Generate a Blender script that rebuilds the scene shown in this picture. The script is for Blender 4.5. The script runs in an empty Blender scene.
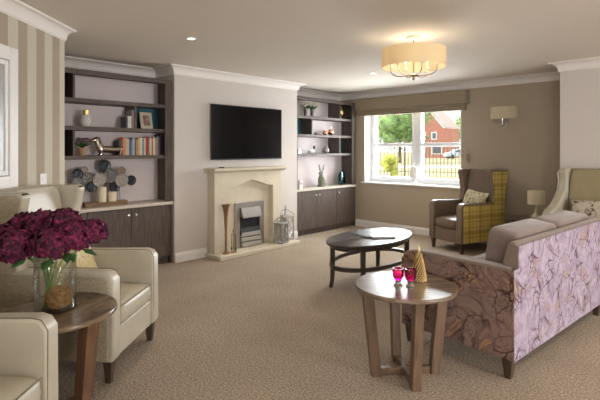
import bpy, bmesh, math, random
from mathutils import Vector, Matrix
random.seed(7)
PI = math.pi
C = bpy.context.scene.collection
YAW = math.radians(43.6); CA = math.cos(YAW); SA = math.sin(YAW)
EYE = 1.35
def RD(r, d): return (CA*r - SA*d, SA*r + CA*d)      # metres right of / ahead of the tripod -> room coordinates

# ------------------------------------------------------------------ materials
def s2l(c):
    return tuple(((v/255)/12.92 if v/255 <= .04045 else ((v/255+.055)/1.055)**2.4) for v in c)
def newmat(name):
    m = bpy.data.materials.new(name); m.use_nodes = True
    nt = m.node_tree; b = nt.nodes['Principled BSDF']
    return m, nt, b
def node(nt, t, **kw):
    n = nt.nodes.new(t)
    for k, v in kw.items(): setattr(n, k, v)
    return n
def ramp(nt, fac, stops, interp='LINEAR'):
    r = node(nt, 'ShaderNodeValToRGB'); r.color_ramp.interpolation = interp
    el = r.color_ramp.elements
    while len(el) < len(stops): el.new(0.5)
    for e, (p, c) in zip(el, stops): e.position = p; e.color = (*c, 1)
    nt.links.new(fac, r.inputs[0]); return r.outputs[0]
def plain(name, col, rough=.6, metal=0, noise=.12, scale=20, bump=0, stretch=(1,1,1), **kw):
    """colour with a little procedural variation and optional bump"""
    m, nt, b = newmat(name)
    tc = node(nt, 'ShaderNodeTexCoord'); mp = node(nt, 'ShaderNodeMapping'); mp.inputs['Scale'].default_value = stretch
    nt.links.new(tc.outputs['Object'], mp.inputs[0])
    n = node(nt, 'ShaderNodeTexNoise'); n.inputs['Scale'].default_value = scale; n.inputs['Detail'].default_value = 4
    nt.links.new(mp.outputs[0], n.inputs[0])
    lo = tuple(max(0, c*(1-noise)) for c in col); hi = tuple(min(1, c*(1+noise)) for c in col)
    nt.links.new(ramp(nt, n.outputs[0], [(.3, lo), (.7, hi)]), b.inputs['Base Color'])
    b.inputs['Roughness'].default_value = rough; b.inputs['Metallic'].default_value = metal
    if bump:
        bp = node(nt, 'ShaderNodeBump'); bp.inputs['Strength'].default_value = bump; bp.inputs['Distance'].default_value = .004
        nt.links.new(n.outputs[0], bp.inputs['Height']); nt.links.new(bp.outputs[0], b.inputs['Normal'])
    for k, v in kw.items(): b.inputs[k].default_value = v
    return m
def wood(name, dark, light, rough=.45, stretch=(14,14,1), scale=3, bump=.1):
    m, nt, b = newmat(name)
    tc = node(nt, 'ShaderNodeTexCoord'); mp = node(nt, 'ShaderNodeMapping'); mp.inputs['Scale'].default_value = stretch
    nt.links.new(tc.outputs['Object'], mp.inputs[0])
    n = node(nt, 'ShaderNodeTexNoise'); n.inputs['Scale'].default_value = scale; n.inputs['Detail'].default_value = 6; n.inputs['Distortion'].default_value = .6
    nt.links.new(mp.outputs[0], n.inputs[0])
    nt.links.new(ramp(nt, n.outputs[0], [(.3, dark), (.7, light)]), b.inputs['Base Color'])
    b.inputs['Roughness'].default_value = rough
    bp = node(nt, 'ShaderNodeBump'); bp.inputs['Strength'].default_value = bump; bp.inputs['Distance'].default_value = .002
    nt.links.new(n.outputs[0], bp.inputs['Height']); nt.links.new(bp.outputs[0], b.inputs['Normal'])
    return m
def glass(name, tint=(1,1,1), refl=.12, rough=.02):
    m, nt, b = newmat(name); nt.nodes.remove(b)
    out = nt.nodes['Material Output']
    t = node(nt, 'ShaderNodeBsdfTransparent'); t.inputs[0].default_value = (*tint, 1)
    g = node(nt, 'ShaderNodeBsdfGlossy'); g.inputs['Roughness'].default_value = rough
    lw = node(nt, 'ShaderNodeLayerWeight'); lw.inputs[0].default_value = .25
    ml = node(nt, 'ShaderNodeMath', operation='MULTIPLY_ADD'); ml.inputs[1].default_value = .5; ml.inputs[2].default_value = refl*.3
    nt.links.new(lw.outputs['Fresnel'], ml.inputs[0])
    mx = node(nt, 'ShaderNodeMixShader')
    nt.links.new(ml.outputs[0], mx.inputs[0]); nt.links.new(t.outputs[0], mx.inputs[1]); nt.links.new(g.outputs[0], mx.inputs[2])
    nt.links.new(mx.outputs[0], out.inputs[0]); return m
def emit(name, col, st):
    m, nt, b = newmat(name)
    b.inputs['Base Color'].default_value = (*col, 1)
    b.inputs['Emission Color'].default_value = (*col, 1); b.inputs['Emission Strength'].default_value = st
    return m
def carpet_mat():
    m, nt, b = newmat('carpet_pile')
    tc = node(nt, 'ShaderNodeTexCoord')
    n = node(nt, 'ShaderNodeTexNoise'); n.inputs['Scale'].default_value = 85; n.inputs['Detail'].default_value = 6; n.inputs['Roughness'].default_value = .7
    n2 = node(nt, 'ShaderNodeTexNoise'); n2.inputs['Scale'].default_value = 2.2; n2.inputs['Detail'].default_value = 4
    nt.links.new(tc.outputs['Object'], n.inputs[0]); nt.links.new(tc.outputs['Object'], n2.inputs[0])
    c1 = ramp(nt, n.outputs[0], [(.34, (.18,.138,.10)), (.5, (.40,.325,.255)), (.66, (.68,.575,.47))])
    c2 = ramp(nt, n2.outputs[0], [(.3, (.88,.88,.88)), (.7, (1.0,1.0,1.0))])
    mx = node(nt, 'ShaderNodeMix', data_type='RGBA', blend_type='MULTIPLY'); mx.inputs[0].default_value = 1
    nt.links.new(c1, mx.inputs[6]); nt.links.new(c2, mx.inputs[7]); nt.links.new(mx.outputs[2], b.inputs['Base Color'])
    b.inputs['Roughness'].default_value = .95
    b.inputs['Specular IOR Level'].default_value = .1
    bp = node(nt, 'ShaderNodeBump'); bp.inputs['Strength'].default_value = .7; bp.inputs['Distance'].default_value = .01
    nt.links.new(n.outputs[0], bp.inputs['Height']); nt.links.new(bp.outputs[0], b.inputs['Normal'])
    return m
def stripes_mat():
    m, nt, b = newmat('striped_wallpaper')
    tc = node(nt, 'ShaderNodeTexCoord')
    dp = node(nt, 'ShaderNodeVectorMath', operation='DOT_PRODUCT'); dp.inputs[1].default_value = (-SA, CA, 0)
    nt.links.new(tc.outputs['Object'], dp.inputs[0])
    a = node(nt, 'ShaderNodeMath', operation='SUBTRACT'); a.inputs[1].default_value = 3.036 - .1087*40; nt.links.new(dp.outputs['Value'], a.inputs[0])
    d = node(nt, 'ShaderNodeMath', operation='DIVIDE'); d.inputs[1].default_value = .1087*2; nt.links.new(a.outputs[0], d.inputs[0])
    f = node(nt, 'ShaderNodeMath', operation='FRACT'); nt.links.new(d.outputs[0], f.inputs[0])
    col = ramp(nt, f.outputs[0], [(0, (.54,.50,.41)), (.5, (.37,.305,.23))], 'CONSTANT')
    nt.links.new(col, b.inputs['Base Color']); b.inputs['Roughness'].default_value = .75
    return m
def floral_mat(name, base, pale, line, ochre, scale=4.0):
    """painterly floral print: petal outlines from warped cells, flowing ink strokes between them"""
    m, nt, b = newmat(name); L = nt.links.new
    tc = node(nt, 'ShaderNodeTexCoord')
    def warp(src, sc_, amt, det=2):
        w = node(nt, 'ShaderNodeTexNoise'); w.inputs['Scale'].default_value = sc_; w.inputs['Detail'].default_value = det; L(src, w.inputs[0])
        su = node(nt, 'ShaderNodeVectorMath', operation='SUBTRACT'); su.inputs[1].default_value = (.5,.5,.5); L(w.outputs['Color'], su.inputs[0])
        k = node(nt, 'ShaderNodeVectorMath', operation='SCALE'); k.inputs['Scale'].default_value = amt; L(su.outputs[0], k.inputs[0])
        a = node(nt, 'ShaderNodeVectorMath', operation='ADD'); L(src, a.inputs[0]); L(k.outputs[0], a.inputs[1]); return a.outputs[0]
    w1 = warp(tc.outputs['Object'], scale*.7, .5)
    w2 = warp(w1, scale*2.2, .16)
    v = node(nt, 'ShaderNodeTexVoronoi', feature='DISTANCE_TO_EDGE'); v.inputs['Scale'].default_value = scale*1.9; L(w2, v.inputs[0])
    e1 = ramp(nt, v.outputs['Distance'], [(0, (1,1,1)), (.018, (.75,.75,.75)), (.05, (.12,.12,.12)), (.10, (0,0,0))])
    st = node(nt, 'ShaderNodeMapping'); st.inputs['Scale'].default_value = (1, 1, .55); L(w1, st.inputs[0])
    n2 = node(nt, 'ShaderNodeTexNoise'); n2.inputs['Scale'].default_value = scale*2.3; n2.inputs['Detail'].default_value = 3; n2.inputs['Distortion'].default_value = 1.6; L(st.outputs[0], n2.inputs[0])
    e2 = ramp(nt, n2.outputs[0], [(.40, (0,0,0)), (.425, (.85,.85,.85)), (.44, (.05,.05,.05)), (.53, (0,0,0)), (.545, (.8,.8,.8)), (.565, (0,0,0)), (.64, (0,0,0)), (.655, (.7,.7,.7)), (.70, (.1,.1,.1))])
    ml = node(nt, 'ShaderNodeMath', operation='MAXIMUM'); L(e1, ml.inputs[0]); L(e2, ml.inputs[1])
    fade = node(nt, 'ShaderNodeTexNoise'); fade.inputs['Scale'].default_value = scale*1.5; fade.inputs['Detail'].default_value = 2; L(tc.outputs['Object'], fade.inputs[0])
    fd = ramp(nt, fade.outputs[0], [(.36, (.22,.22,.22)), (.60, (1,1,1))])
    mm = node(nt, 'ShaderNodeMath', operation='MULTIPLY'); L(ml.outputs[0], mm.inputs[0]); L(fd, mm.inputs[1])
    bgn = node(nt, 'ShaderNodeTexNoise'); bgn.inputs['Scale'].default_value = scale*2.2; bgn.inputs['Detail'].default_value = 3; L(w2, bgn.inputs[0])
    bg = ramp(nt, bgn.outputs[0], [(.30, base), (.48, pale), (.58, base), (.65, ochre), (.70, base)])
    mx = node(nt, 'ShaderNodeMix', data_type='RGBA'); L(mm.outputs[0], mx.inputs[0]); L(bg, mx.inputs[6]); mx.inputs[7].default_value = (*line, 1)
    L(mx.outputs[2], b.inputs['Base Color']); b.inputs['Roughness'].default_value = .85
    b.inputs['Specular IOR Level'].default_value = .2
    return m
def plaid_mat():
    m, nt, b = newmat('yellow_plaid_wool'); L = nt.links.new
    tc = node(nt, 'ShaderNodeTexCoord'); sp = node(nt, 'ShaderNodeSeparateXYZ'); L(tc.outputs['Object'], sp.inputs[0])
    cols = []
    for ax, per, off in (('X', .20, .03), ('Z', .20, .05)):
        d = node(nt, 'ShaderNodeMath', operation='MULTIPLY_ADD'); d.inputs[1].default_value = 1/per; d.inputs[2].default_value = 5+off; L(sp.outputs[ax], d.inputs[0])
        f = node(nt, 'ShaderNodeMath', operation='FRACT'); L(d.outputs[0], f.inputs[0])
        cols.append(ramp(nt, f.outputs[0], [(0, (1,1,1)), (.10, (.62,.55,.45)), (.15, (1,1,1)), (.30, (.72,.70,.62)), (.55, (1,1,1)), (.70, (1.0,1.0,1.0)), (.74, (.62,.55,.5)), (.78, (1,1,1))], 'CONSTANT'))
    mx = node(nt, 'ShaderNodeMix', data_type='RGBA', blend_type='MULTIPLY'); mx.inputs[0].default_value = 1
    L(cols[0], mx.inputs[6]); L(cols[1], mx.inputs[7])
    m2 = node(nt, 'ShaderNodeMix', data_type='RGBA', blend_type='MULTIPLY'); m2.inputs[0].default_value = 1
    m2.inputs[6].default_value = (.64,.50,.15,1); L(mx.outputs[2], m2.inputs[7])
    L(m2.outputs[2], b.inputs['Base Color']); b.inputs['Roughness'].default_value = .9
    return m
def print_mat(name, cols, scale, rough=.9):
    m, nt, b = newmat(name); L = nt.links.new
    tc = node(nt, 'ShaderNodeTexCoord')
    n = node(nt, 'ShaderNodeTexNoise'); n.inputs['Scale'].default_value = scale; n.inputs['Detail'].default_value = 2; n.inputs['Distortion'].default_value = 1.2
    L(tc.outputs['Object'], n.inputs[0])
    k = len(cols); L(ramp(nt, n.outputs[0], [(.34+.34*i/(k-1), c) for i, c in enumerate(cols)], 'EASE'), b.inputs['Base Color'])
    b.inputs['Roughness'].default_value = rough; return m
def shade_mat(name, col, trans=.5):
    m, nt, b = newmat(name); nt.nodes.remove(b); L = nt.links.new
    d = node(nt, 'ShaderNodeBsdfDiffuse'); d.inputs[0].default_value = (*col, 1)
    t = node(nt, 'ShaderNodeBsdfTranslucent'); t.inputs[0].default_value = (*col, 1)
    w = node(nt, 'ShaderNodeTexNoise'); w.inputs['Scale'].default_value = 300
    bp = node(nt, 'ShaderNodeBump'); bp.inputs['Strength'].default_value = .1; L(w.outputs[0], bp.inputs['Height']); L(bp.outputs[0], d.inputs['Normal'])
    mx = node(nt, 'ShaderNodeMixShader'); mx.inputs[0].default_value = trans
    L(d.outputs[0], mx.inputs[1]); L(t.outputs[0], mx.inputs[2]); L(mx.outputs[0], nt.nodes['Material Output'].inputs[0]); return m

M = {}
M['carpet'] = carpet_mat()
M['ceiling'] = plain('ceiling_paint', (.74,.68,.61), .9, noise=.01, scale=1)
M['paint'] = plain('warm_grey_paint', (.60,.555,.525), .85, noise=.015, scale=2)
M['alcove_lit'] = plain('alcove_lit_grey_paint', (.72,.645,.65), .85, noise=.015, scale=2)  # chimney breast paint again, the alcove's different light put in as lilac tone
M['taupe_paint'] = plain('taupe_paint', (.42,.355,.275), .85, noise=.015, scale=2)
M['stripe'] = stripes_mat()
M['white'] = plain('white_gloss_paint', (.78,.77,.77), .4, noise=.01)
M['cornice'] = plain('white_cornice_plaster', (.78,.74,.71), .7, noise=.01)
M['upvc'] = plain('white_upvc', (.80,.81,.84), .35, noise=.01)
M['dark_wood'] = wood('grey_brown_laminate', (.062,.045,.038), (.13,.098,.085), .55, (9,9,.8), 6)
M['shelf_wood'] = wood('grey_brown_shelf_edge', (.07,.052,.044), (.14,.108,.094), .6, (9,.8,9), 6)
M['worktop'] = plain('cream_worktop', (.62,.56,.49), .35, noise=.05, scale=30)
M['dark_back'] = plain('charcoal_backing', (.035,.035,.04), .8)
M['teal'] = plain('teal_panel', (.02,.13,.18), .6)
M['chrome'] = plain('brushed_chrome', (.62,.60,.58), .28, 1, noise=.08, scale=40)
M['steel'] = plain('brushed_steel', (.50,.48,.46), .38, 1, noise=.1, scale=30, stretch=(1,1,12))
M['black_gloss'] = plain('black_screen', (.004,.004,.005), .12, noise=0)
M['black_plastic'] = plain('black_plastic', (.012,.012,.014), .35)
M['firebox'] = plain('soot_black', (.006,.006,.007), .6)
M['limestone'] = plain('cream_limestone', (.66,.595,.475), .75, noise=.05, scale=8)
M['copper_brown'] = plain('antique_bronze', (.36,.20,.12), .38, .75, noise=.25, scale=12)
M['copper'] = plain('polished_copper', (.78,.40,.26), .2, 1, noise=.1)
M['gold'] = plain('gold_metal', (.70,.50,.20), .32, 1, noise=.2, scale=40)
M['lantern_wood'] = wood('weathered_grey_wood', (.24,.22,.20), (.46,.43,.40), .8, (6,6,1), 10)
M['cream_leather'] = plain('cream_leather', (.50,.455,.36), .36, noise=.06, scale=9, bump=.12)
M['cream_seam'] = plain('dark_seam_piping', (.17,.145,.105), .6)
M['tweed'] = plain('olive_tweed', (.40,.335,.23), .95, noise=.4, scale=170, bump=.35)
M['olive_plush'] = plain('olive_plush', (.34,.285,.165), .8, noise=.06, scale=10)
M['taupe_leather'] = plain('taupe_leather', (.165,.118,.086), .34, noise=.1, scale=8, bump=.1)
M['plaid'] = plaid_mat()
M['leg_wood'] = wood('dark_leg_wood', (.045,.028,.018), (.085,.052,.032), .4)
M['velvet'] = plain('mauve_taupe_velvet', (.22,.158,.14), .85, noise=.1, scale=14, **{'Sheen Weight': .4})
M['velvet_rim'] = plain('taupe_velvet', (.22,.165,.13), .85, noise=.1, scale=14, **{'Sheen Weight': .3})
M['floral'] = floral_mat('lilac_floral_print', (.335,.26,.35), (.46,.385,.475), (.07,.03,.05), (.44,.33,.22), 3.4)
M['floral_shaded'] = floral_mat('shaded_floral_print', (.20,.125,.11), (.29,.195,.165), (.03,.012,.013), (.42,.26,.14), 3.2)  # same fabric as the sofa back, arm shade put into darker, browner colours
M['table_top'] = wood('brown_oak_top', (.13,.09,.062), (.25,.18,.125), .27, (1.2,14,14), 3, .05)
M['table_leg'] = wood('brown_oak_legs', (.10,.06,.036), (.19,.12,.075), .42, (12,12,1), 4)
M['table_dark_top'] = wood('walnut_burr_top', (.085,.055,.035), (.26,.17,.105), .22, (2,5,5), 3.5, .05)
M['red_leg'] = wood('red_brown_legs', (.10,.05,.028), (.19,.10,.055), .4, (12,12,1), 4)
M['wenge'] = wood('dark_wenge', (.035,.026,.023), (.065,.05,.043), .3, (10,1,10), 4, .05)
M['shade'] = shade_mat('cream_lamp_shade', (.82,.73,.55), .5)
M['shade_off'] = shade_mat('cream_fabric_shade', (.74,.66,.50), .2)
M['ceramic'] = plain('ivory_ceramic', (.62,.56,.42), .3, noise=.04)
M['white_ceramic'] = plain('white_ceramic', (.80,.78,.75), .35, noise=.04)
M['brass'] = plain('antique_brass', (.48,.38,.24), .3, 1, noise=.1)
M['blind'] = plain('taupe_linen_blind', (.26,.21,.145), .95, noise=.12, scale=60, stretch=(1,1,4))
M['bulb'] = emit('lamp_bulb', (1.0,.84,.60), 3.2)
M['candle_sleeve'] = plain('ivory_candle_sleeve', (.8,.7,.5), .6)
M['spot_glow'] = emit('downlight_lens', (1.0,.86,.66), 9)
M['glass'] = glass('clear_glass', (.97,.985,.98))
M['vase_glass'] = glass('vase_glass', (.975,.98,.965), .25)
M['pane_glass'] = glass('window_glass', (.99,1,1), .05)
M['pink_glass'] = glass('pink_glass', (.90,.05,.55), .3)
M['teal_glass'] = glass('teal_glass', (.22,.55,.55), .3)
M['petal'] = print_mat('magenta_petals', [(.028,.001,.014), (.085,.002,.030), (.25,.009,.078)], 42, .75)
M['leaf'] = plain('green_leaf', (.05,.13,.035), .5, noise=.4, scale=30)
M['stem'] = plain('green_stem', (.16,.26,.07), .5)
M['moss'] = plain('golden_moss', (.40,.22,.07), .9, noise=.6, scale=60, bump=.6)
M['bar_metal'] = plain('satin_silver', (.50,.49,.47), .4, .3, noise=.05)
M['dog_silver'] = plain('dark_polished_silver', (.50,.46,.42), .09, 1, noise=.3, scale=25)
M['hood_metal'] = plain('dull_hood_steel', (.27,.25,.235), .5, .6, noise=.05)
M['silver'] = plain('polished_silver', (.72,.68,.64), .16, 1, noise=.1)
M['slate_disc'] = plain('blue_slate_enamel', (.028,.036,.046), .3, .5, noise=.3, scale=40)
M['speckle_disc'] = print_mat('hammered_silver', [(.05,.05,.05), (.10,.095,.09), (.42,.39,.36)], 95, .35)
M['pale_disc'] = print_mat('pale_textured_metal', [(.16,.14,.12), (.34,.30,.27), (.40,.36,.33)], 60, .4)
M['bronze_disc'] = plain('bronze_metal', (.20,.155,.12), .4, .7, noise=.2)
M['block_wood'] = wood('rustic_wood_block', (.13,.07,.035), (.27,.16,.085), .6, (8,1,8), 5)
M['candle'] = plain('ivory_wax', (.72,.64,.48), .5, noise=.03)
M['terracotta'] = plain('terracotta', (.42,.24,.14), .8)
M['purple_flower'] = plain('dusty_purple_flowers', (.24,.15,.20), .8, noise=.4, scale=50)
M['cream_flower'] = plain('cream_flowers', (.62,.58,.40), .7, noise=.2)
M['pewter'] = plain('pewter', (.18,.165,.155), .35, .8)
M['hare'] = plain('verdigris_stoneware', (.20,.21,.15), .6, noise=.3, scale=40)
M['duck_dark'] = plain('dark_brown_glaze', (.07,.05,.04), .4)
M['grey_vase'] = plain('mottled_grey_ceramic', (.36,.34,.33), .5, noise=.25, scale=40)
M['frame_cream'] = plain('cream_photo_frame', (.55,.50,.40), .5)
M['photo'] = print_mat('family_photo_print', [(.55,.45,.38), (.30,.14,.10), (.10,.05,.05), (.6,.5,.45)], 45, .3)
M['paper'] = plain('paper', (.70,.68,.64), .7)
M['cushion_leaf'] = print_mat('leaf_print_cushion', [(.16,.13,.09), (.60,.56,.42), (.26,.24,.10), (.62,.58,.46)], 14)
M['cushion_yellow'] = print_mat('yellow_floral_cushion', [(.62,.58,.46), (.62,.50,.16), (.60,.56,.44), (.55,.30,.08)], 22)
M['cushion_cream'] = print_mat('cream_floral_cushion', [(.13,.08,.05), (.56,.50,.40), (.62,.56,.47), (.36,.27,.19)], 13)
M['brick'] = plain('red_brick_wall', (.44,.19,.14), .9, noise=.15, scale=3)
M['roof'] = plain('pale_roof_tiles', (.52,.42,.38), .9, noise=.08, scale=2)
M['grass'] = plain('dry_grass', (.40,.36,.20), .95, noise=.25, scale=.7)
M['path'] = plain('pale_path', (.66,.60,.52), .95, noise=.08, scale=1)
M['fence'] = plain('painted_fence_metal', (.13,.10,.07), .6)
M['foliage'] = plain('tree_foliage', (.20,.32,.11), .7, noise=.5, scale=1.2)
M['foliage_dark'] = plain('deep_green_foliage', (.15,.26,.09), .7, noise=.5, scale=1)
M['foliage_yellow'] = plain('yellow_green_foliage', (.42,.45,.07), .7, noise=.4, scale=3)
M['bark'] = plain('bark', (.10,.075,.05), .9)
M['car_paint'] = plain('pale_blue_car_paint', (.45,.52,.62), .3)
M['tyre'] = plain('tyre_rubber', (.02,.02,.02), .8)
M['frosted'] = plain('frosted_pane', (.38,.38,.40), .25, noise=.02)
M['dark_glass'] = plain('dark_window_glass', (.10,.12,.15), .1)

# ------------------------------------------------------------------ mesh helpers
class MB:
    def __init__(s): s.v = []; s.f = []; s.mi = []; s.sm = []
    def add(s, vs, fs, mi=0, smooth=False, mat=None):
        o = len(s.v)
        s.v += [tuple(mat @ Vector(p)) if mat else tuple(p) for p in vs]
        for f in fs: s.f.append([i+o for i in f]); s.mi.append(mi); s.sm.append(smooth)
        return s
    def box(s, x0, x1, y0, y1, z0, z1, mi=0, mat=None):
        vs = [(x, y, z) for z in (z0, z1) for y in (y0, y1) for x in (x0, x1)]
        return s.add(vs, [(0,2,3,1),(4,5,7,6),(0,1,5,4),(2,6,7,3),(0,4,6,2),(1,3,7,5)], mi, False, mat)
    def prism(s, poly, a, b, axis='y', mi=0, mat=None, smooth=False):
        """poly in the plane across axis, extruded a..b. axis y: (x,z); axis x: (y,z); axis z: (x,y)"""
        def P(p, t):
            return {'y': (p[0], t, p[1]), 'x': (t, p[0], p[1]), 'z': (p[0], p[1], t)}[axis]
        n = len(poly)
        vs = [P(p, a) for p in poly] + [P(p, b) for p in poly]
        fs = [tuple(range(n))[::-1], tuple(range(n, 2*n))] + [(i, (i+1) % n, n+(i+1) % n, n+i) for i in range(n)]
        return s.add(vs, fs, mi, smooth, mat)
    def lathe(s, prof, n=32, mi=0, mat=None, sx=1, sy=1, arc=2*PI, smooth=True, close=True):
        vs = []; fs = []; full = arc > 2*PI-1e-4; m = n if full else n+1
        for r, z in prof:
            for i in range(m):
                t = arc*i/n; vs.append((r*math.cos(t)*sx, r*math.sin(t)*sy, z))
        for j in range(len(prof)-1):
            for i in range(n):
                k = (i+1) % m if full else i+1
                fs.append((j*m+i, j*m+k, (j+1)*m+k, (j+1)*m+i))
        if close and full:
            if prof[0][0] > 1e-6: fs.append(tuple(range(m))[::-1])
            if prof[-1][0] > 1e-6: fs.append(tuple(range((len(prof)-1)*m, len(prof)*m)))
        return s.add(vs, fs, mi, smooth, mat)
    def tube(s, pts, r, n=8, mi=0, mat=None, flat=1.0):
        pts = [Vector(p) for p in pts]; vs = []; fs = []
        rs = r if isinstance(r, (list, tuple)) else [r]*len(pts)
        prev = None
        for i, p in enumerate(pts):
            t = (pts[min(i+1, len(pts)-1)] - pts[max(i-1, 0)]).normalized()
            if prev is None:
                ref = Vector((0,0,1)) if abs(t.z) < .9 else Vector((1,0,0))
                a = t.cross(ref).normalized()
            else: a = (prev - t*prev.dot(t)).normalized()
            prev = a; b = t.cross(a)
            for k in range(n):
                q = 2*PI*k/n; vs.append(p + rs[i]*(math.cos(q)*a + flat*math.sin(q)*b))
        for j in range(len(pts)-1):
            for k in range(n): fs.append((j*n+k, j*n+(k+1) % n, (j+1)*n+(k+1) % n, (j+1)*n+k))
        fs.append(tuple(range(n))[::-1]); fs.append(tuple(range((len(pts)-1)*n, len(pts)*n)))
        return s.add(vs, fs, mi, True, mat)
    def ball(s, c, r, n=12, mi=0, mat=None, sx=1, sy=1, sz=1):
        prof = [(r*math.sin(PI*j/n), -r*math.cos(PI*j/n)*sz) for j in range(n+1)]
        T = Matrix.Translation(c) if mat is None else mat @ Matrix.Translation(c)
        prof[0] = (1e-7, prof[0][1]); prof[-1] = (1e-7, prof[-1][1])
        return s.lathe(prof, n*2, mi, T, sx, sy, close=False)
    def leaf(s, base, d, L, W, up=(0,0,1), mi=0, droop=.25):
        d = Vector(d).normalized(); side = d.cross(Vector(up)); side = side.normalized() if side.length > 1e-3 else Vector((1,0,0))
        nrm = side.cross(d); b = Vector(base)
        vs = [b, b+d*L*.45+side*W/2-nrm*W*.1, b+d*L*.5+nrm*W*.12, b+d*L*.45-side*W/2-nrm*W*.1, b+d*L-nrm*L*droop]
        return s.add(vs, [(0,1,2),(0,2,3),(1,4,2),(2,4,3)], mi, True)
def link(o, parent=None):
    C.objects.link(o)
    if parent: o.parent = parent
    return o
def obj(name, mb, mat, parent=None, bev=0, seg=2, sub=0, loc=None, rotz=0):
    me = bpy.data.meshes.new(name); me.from_pydata(mb.v, [], mb.f)
    for m in (mat if isinstance(mat, (list, tuple)) else [mat]): me.materials.append(M[m])
    for p, mi, sm in zip(me.polygons, mb.mi, mb.sm): p.material_index = mi; p.use_smooth = sm
    bm = bmesh.new(); bm.from_mesh(me)
    bmesh.ops.recalc_face_normals(bm, faces=bm.faces)
    for e in bm.edges:
        if len(e.link_faces) == 2 and e.calc_face_angle(0) > math.radians(42): e.smooth = False
    bm.to_mesh(me); bm.free()
    o = link(bpy.data.objects.new(name, me), parent)
    if loc: o.location = loc
    if rotz: o.rotation_euler[2] = rotz
    if bev:
        for p in me.polygons: p.use_smooth = True
        b = o.modifiers.new('bevel', 'BEVEL'); b.width = bev; b.segments = seg; b.limit_method = 'ANGLE'; b.angle_limit = math.radians(40); b.harden_normals = True
    if sub:
        s = o.modifiers.new('sub', 'SUBSURF'); s.levels = sub; s.render_levels = sub
    return o
def tag(o, label, cat, group=None):
    o['label'] = label; o['category'] = cat
    if group: o['group'] = group
    return o
def thing(name, label, cat, loc=(0,0,0), rotz=0, group=None):
    o = bpy.data.objects.new(name, None); C.objects.link(o); o.empty_display_size = .05
    o.location = loc; o.rotation_euler = (0,0,rotz)
    return tag(o, label, cat, group)
def struct(name, mb, mat, parent=None, **kw):
    o = obj(name, mb, mat, parent, **kw)
    if not parent: o['kind'] = 'structure'
    return o
def dup(root, loc, rotz, label=None, group=None):
    r = root.copy(); C.objects.link(r); r.location = loc; r.rotation_euler = (0,0,rotz)
    if label: r['label'] = label
    if group: r['group'] = group
    def rec(src, dst):
        for ch in list(src.children):
            c = ch.copy(); C.objects.link(c); c.parent = dst; rec(ch, c)
    rec(root, r); return r
def rpoly(w, h, r, n=5):
    """rounded rectangle centred on 0"""
    out = []
    for cx, cy, a0 in ((w/2-r, h/2-r, 0), (-w/2+r, h/2-r, 90), (-w/2+r, -h/2+r, 180), (w/2-r, -h/2+r, 270)):
        for i in range(n+1):
            a = math.radians(a0+90*i/n); out.append((cx+r*math.cos(a), cy+r*math.sin(a)))
    return out
def padded(w, d, h, r=.04, puff=.02, n=10, ez=.45):
    """upholstered block centred on 0, softly domed on top and bottom"""
    mb = MB(); vs = []; fs = []
    def se(t, e): return math.copysign(abs(t)**e, t)
    N = 36; K = 10
    for j in range(K+1):
        b = -PI/2 + PI*j/K
        for i in range(N):
            a = 2*PI*i/N
            cx = se(math.cos(b), .22)*se(math.cos(a), .2); cy = se(math.cos(b), .22)*se(math.sin(a), .2); cz = se(math.sin(b), ez)
            x, y = cx*w/2, cy*d/2
            z = cz*h/2 + (puff*cz*(1-(abs(cx))**2.5)*(1-(abs(cy))**2.5))
            vs.append((x, y, z))
    for j in range(K):
        for i in range(N): fs.append((j*N+i, j*N+(i+1) % N, (j+1)*N+(i+1) % N, (j+1)*N+i))
    mb.add(vs, fs, 0, True); return mb
def pillow(w, h, t, mat=None):
    """square scatter cushion standing in the xz plane, thickness along y"""
    mb = MB(); n = 14
    for side in (-1, 1):
        vs = []; fs = []
        for j in range(n+1):
            for i in range(n+1):
                u = -1+2*i/n; v = -1+2*j/n
                k = 1-.07*(1-abs(v)**2)*(abs(u)**4); k2 = 1-.07*(1-abs(u)**2)*(abs(v)**4)
                y = side*t/2*((1-u**4)*(1-v**4))**.55
                vs.append((u*w/2*k, y, v*h/2*k2))
        for j in range(n):
            for i in range(n): fs.append((j*(n+1)+i, j*(n+1)+i+1, (j+1)*(n+1)+i+1, (j+1)*(n+1)+i))
        mb.add(vs, fs, 0, True, mat)
    return mb
def rot(ax, deg): return Matrix.Rotation(math.radians(deg), 4, ax)
def T(x, y, z): return Matrix.Translation((x, y, z))

# ------------------------------------------------------------------ room shell
XA, XB = -5.25, -4.83           # alcove wall face, chimney breast face
YB, YP = 6.57, 5.86             # window wall face, pier face
XR, YS = 4.6, -2.6              # right wall, wall behind the camera
CZ = 2.345
PIERX = -1.457
struct('floor', MB().box(-5.4, XR+.2, YS-.2, YB+.30, -.08, 0), 'carpet')
struct('ceiling', MB().box(-5.4, XR+.2, YS-.2, YB+.30, CZ, CZ+.2), 'ceiling')
struct('wall_left', MB().box(XA-.2, XA, -.3, YB+.3, 0, CZ), 'alcove_lit')
struct('wall_chimney', MB().box(XA, XB, 2.905, 5.005, 0, CZ), 'paint')
c0 = RD(-1.94, 3.765); c1 = RD(-1.94, -1.7)
struct('wall_striped', MB().prism([c0, c1, (c1[0]-.1, YS-.1), (XA-.2, YS-.1), (XA-.2, -.3), (XA, -.3), RD(-3.3, 3.765)], 0, CZ, 'z'), 'stripe')
struct('wall_right_pier', MB().box(PIERX, XR+.2, YP, YB+.3, 0, CZ), 'paint')
# window wall with its opening
WX0, WX1, WZ0, WZ1 = -4.70, -2.946, .775, 2.12
wb = MB().box(XA, WX0, YB, YB+.3, 0, CZ).box(WX1, PIERX, YB, YB+.3, 0, CZ).box(WX0, WX1, YB, YB+.3, 0, WZ0).box(WX0, WX1, YB, YB+.3, WZ1, CZ)
struct('wall_window', wb, 'taupe_paint')
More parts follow.
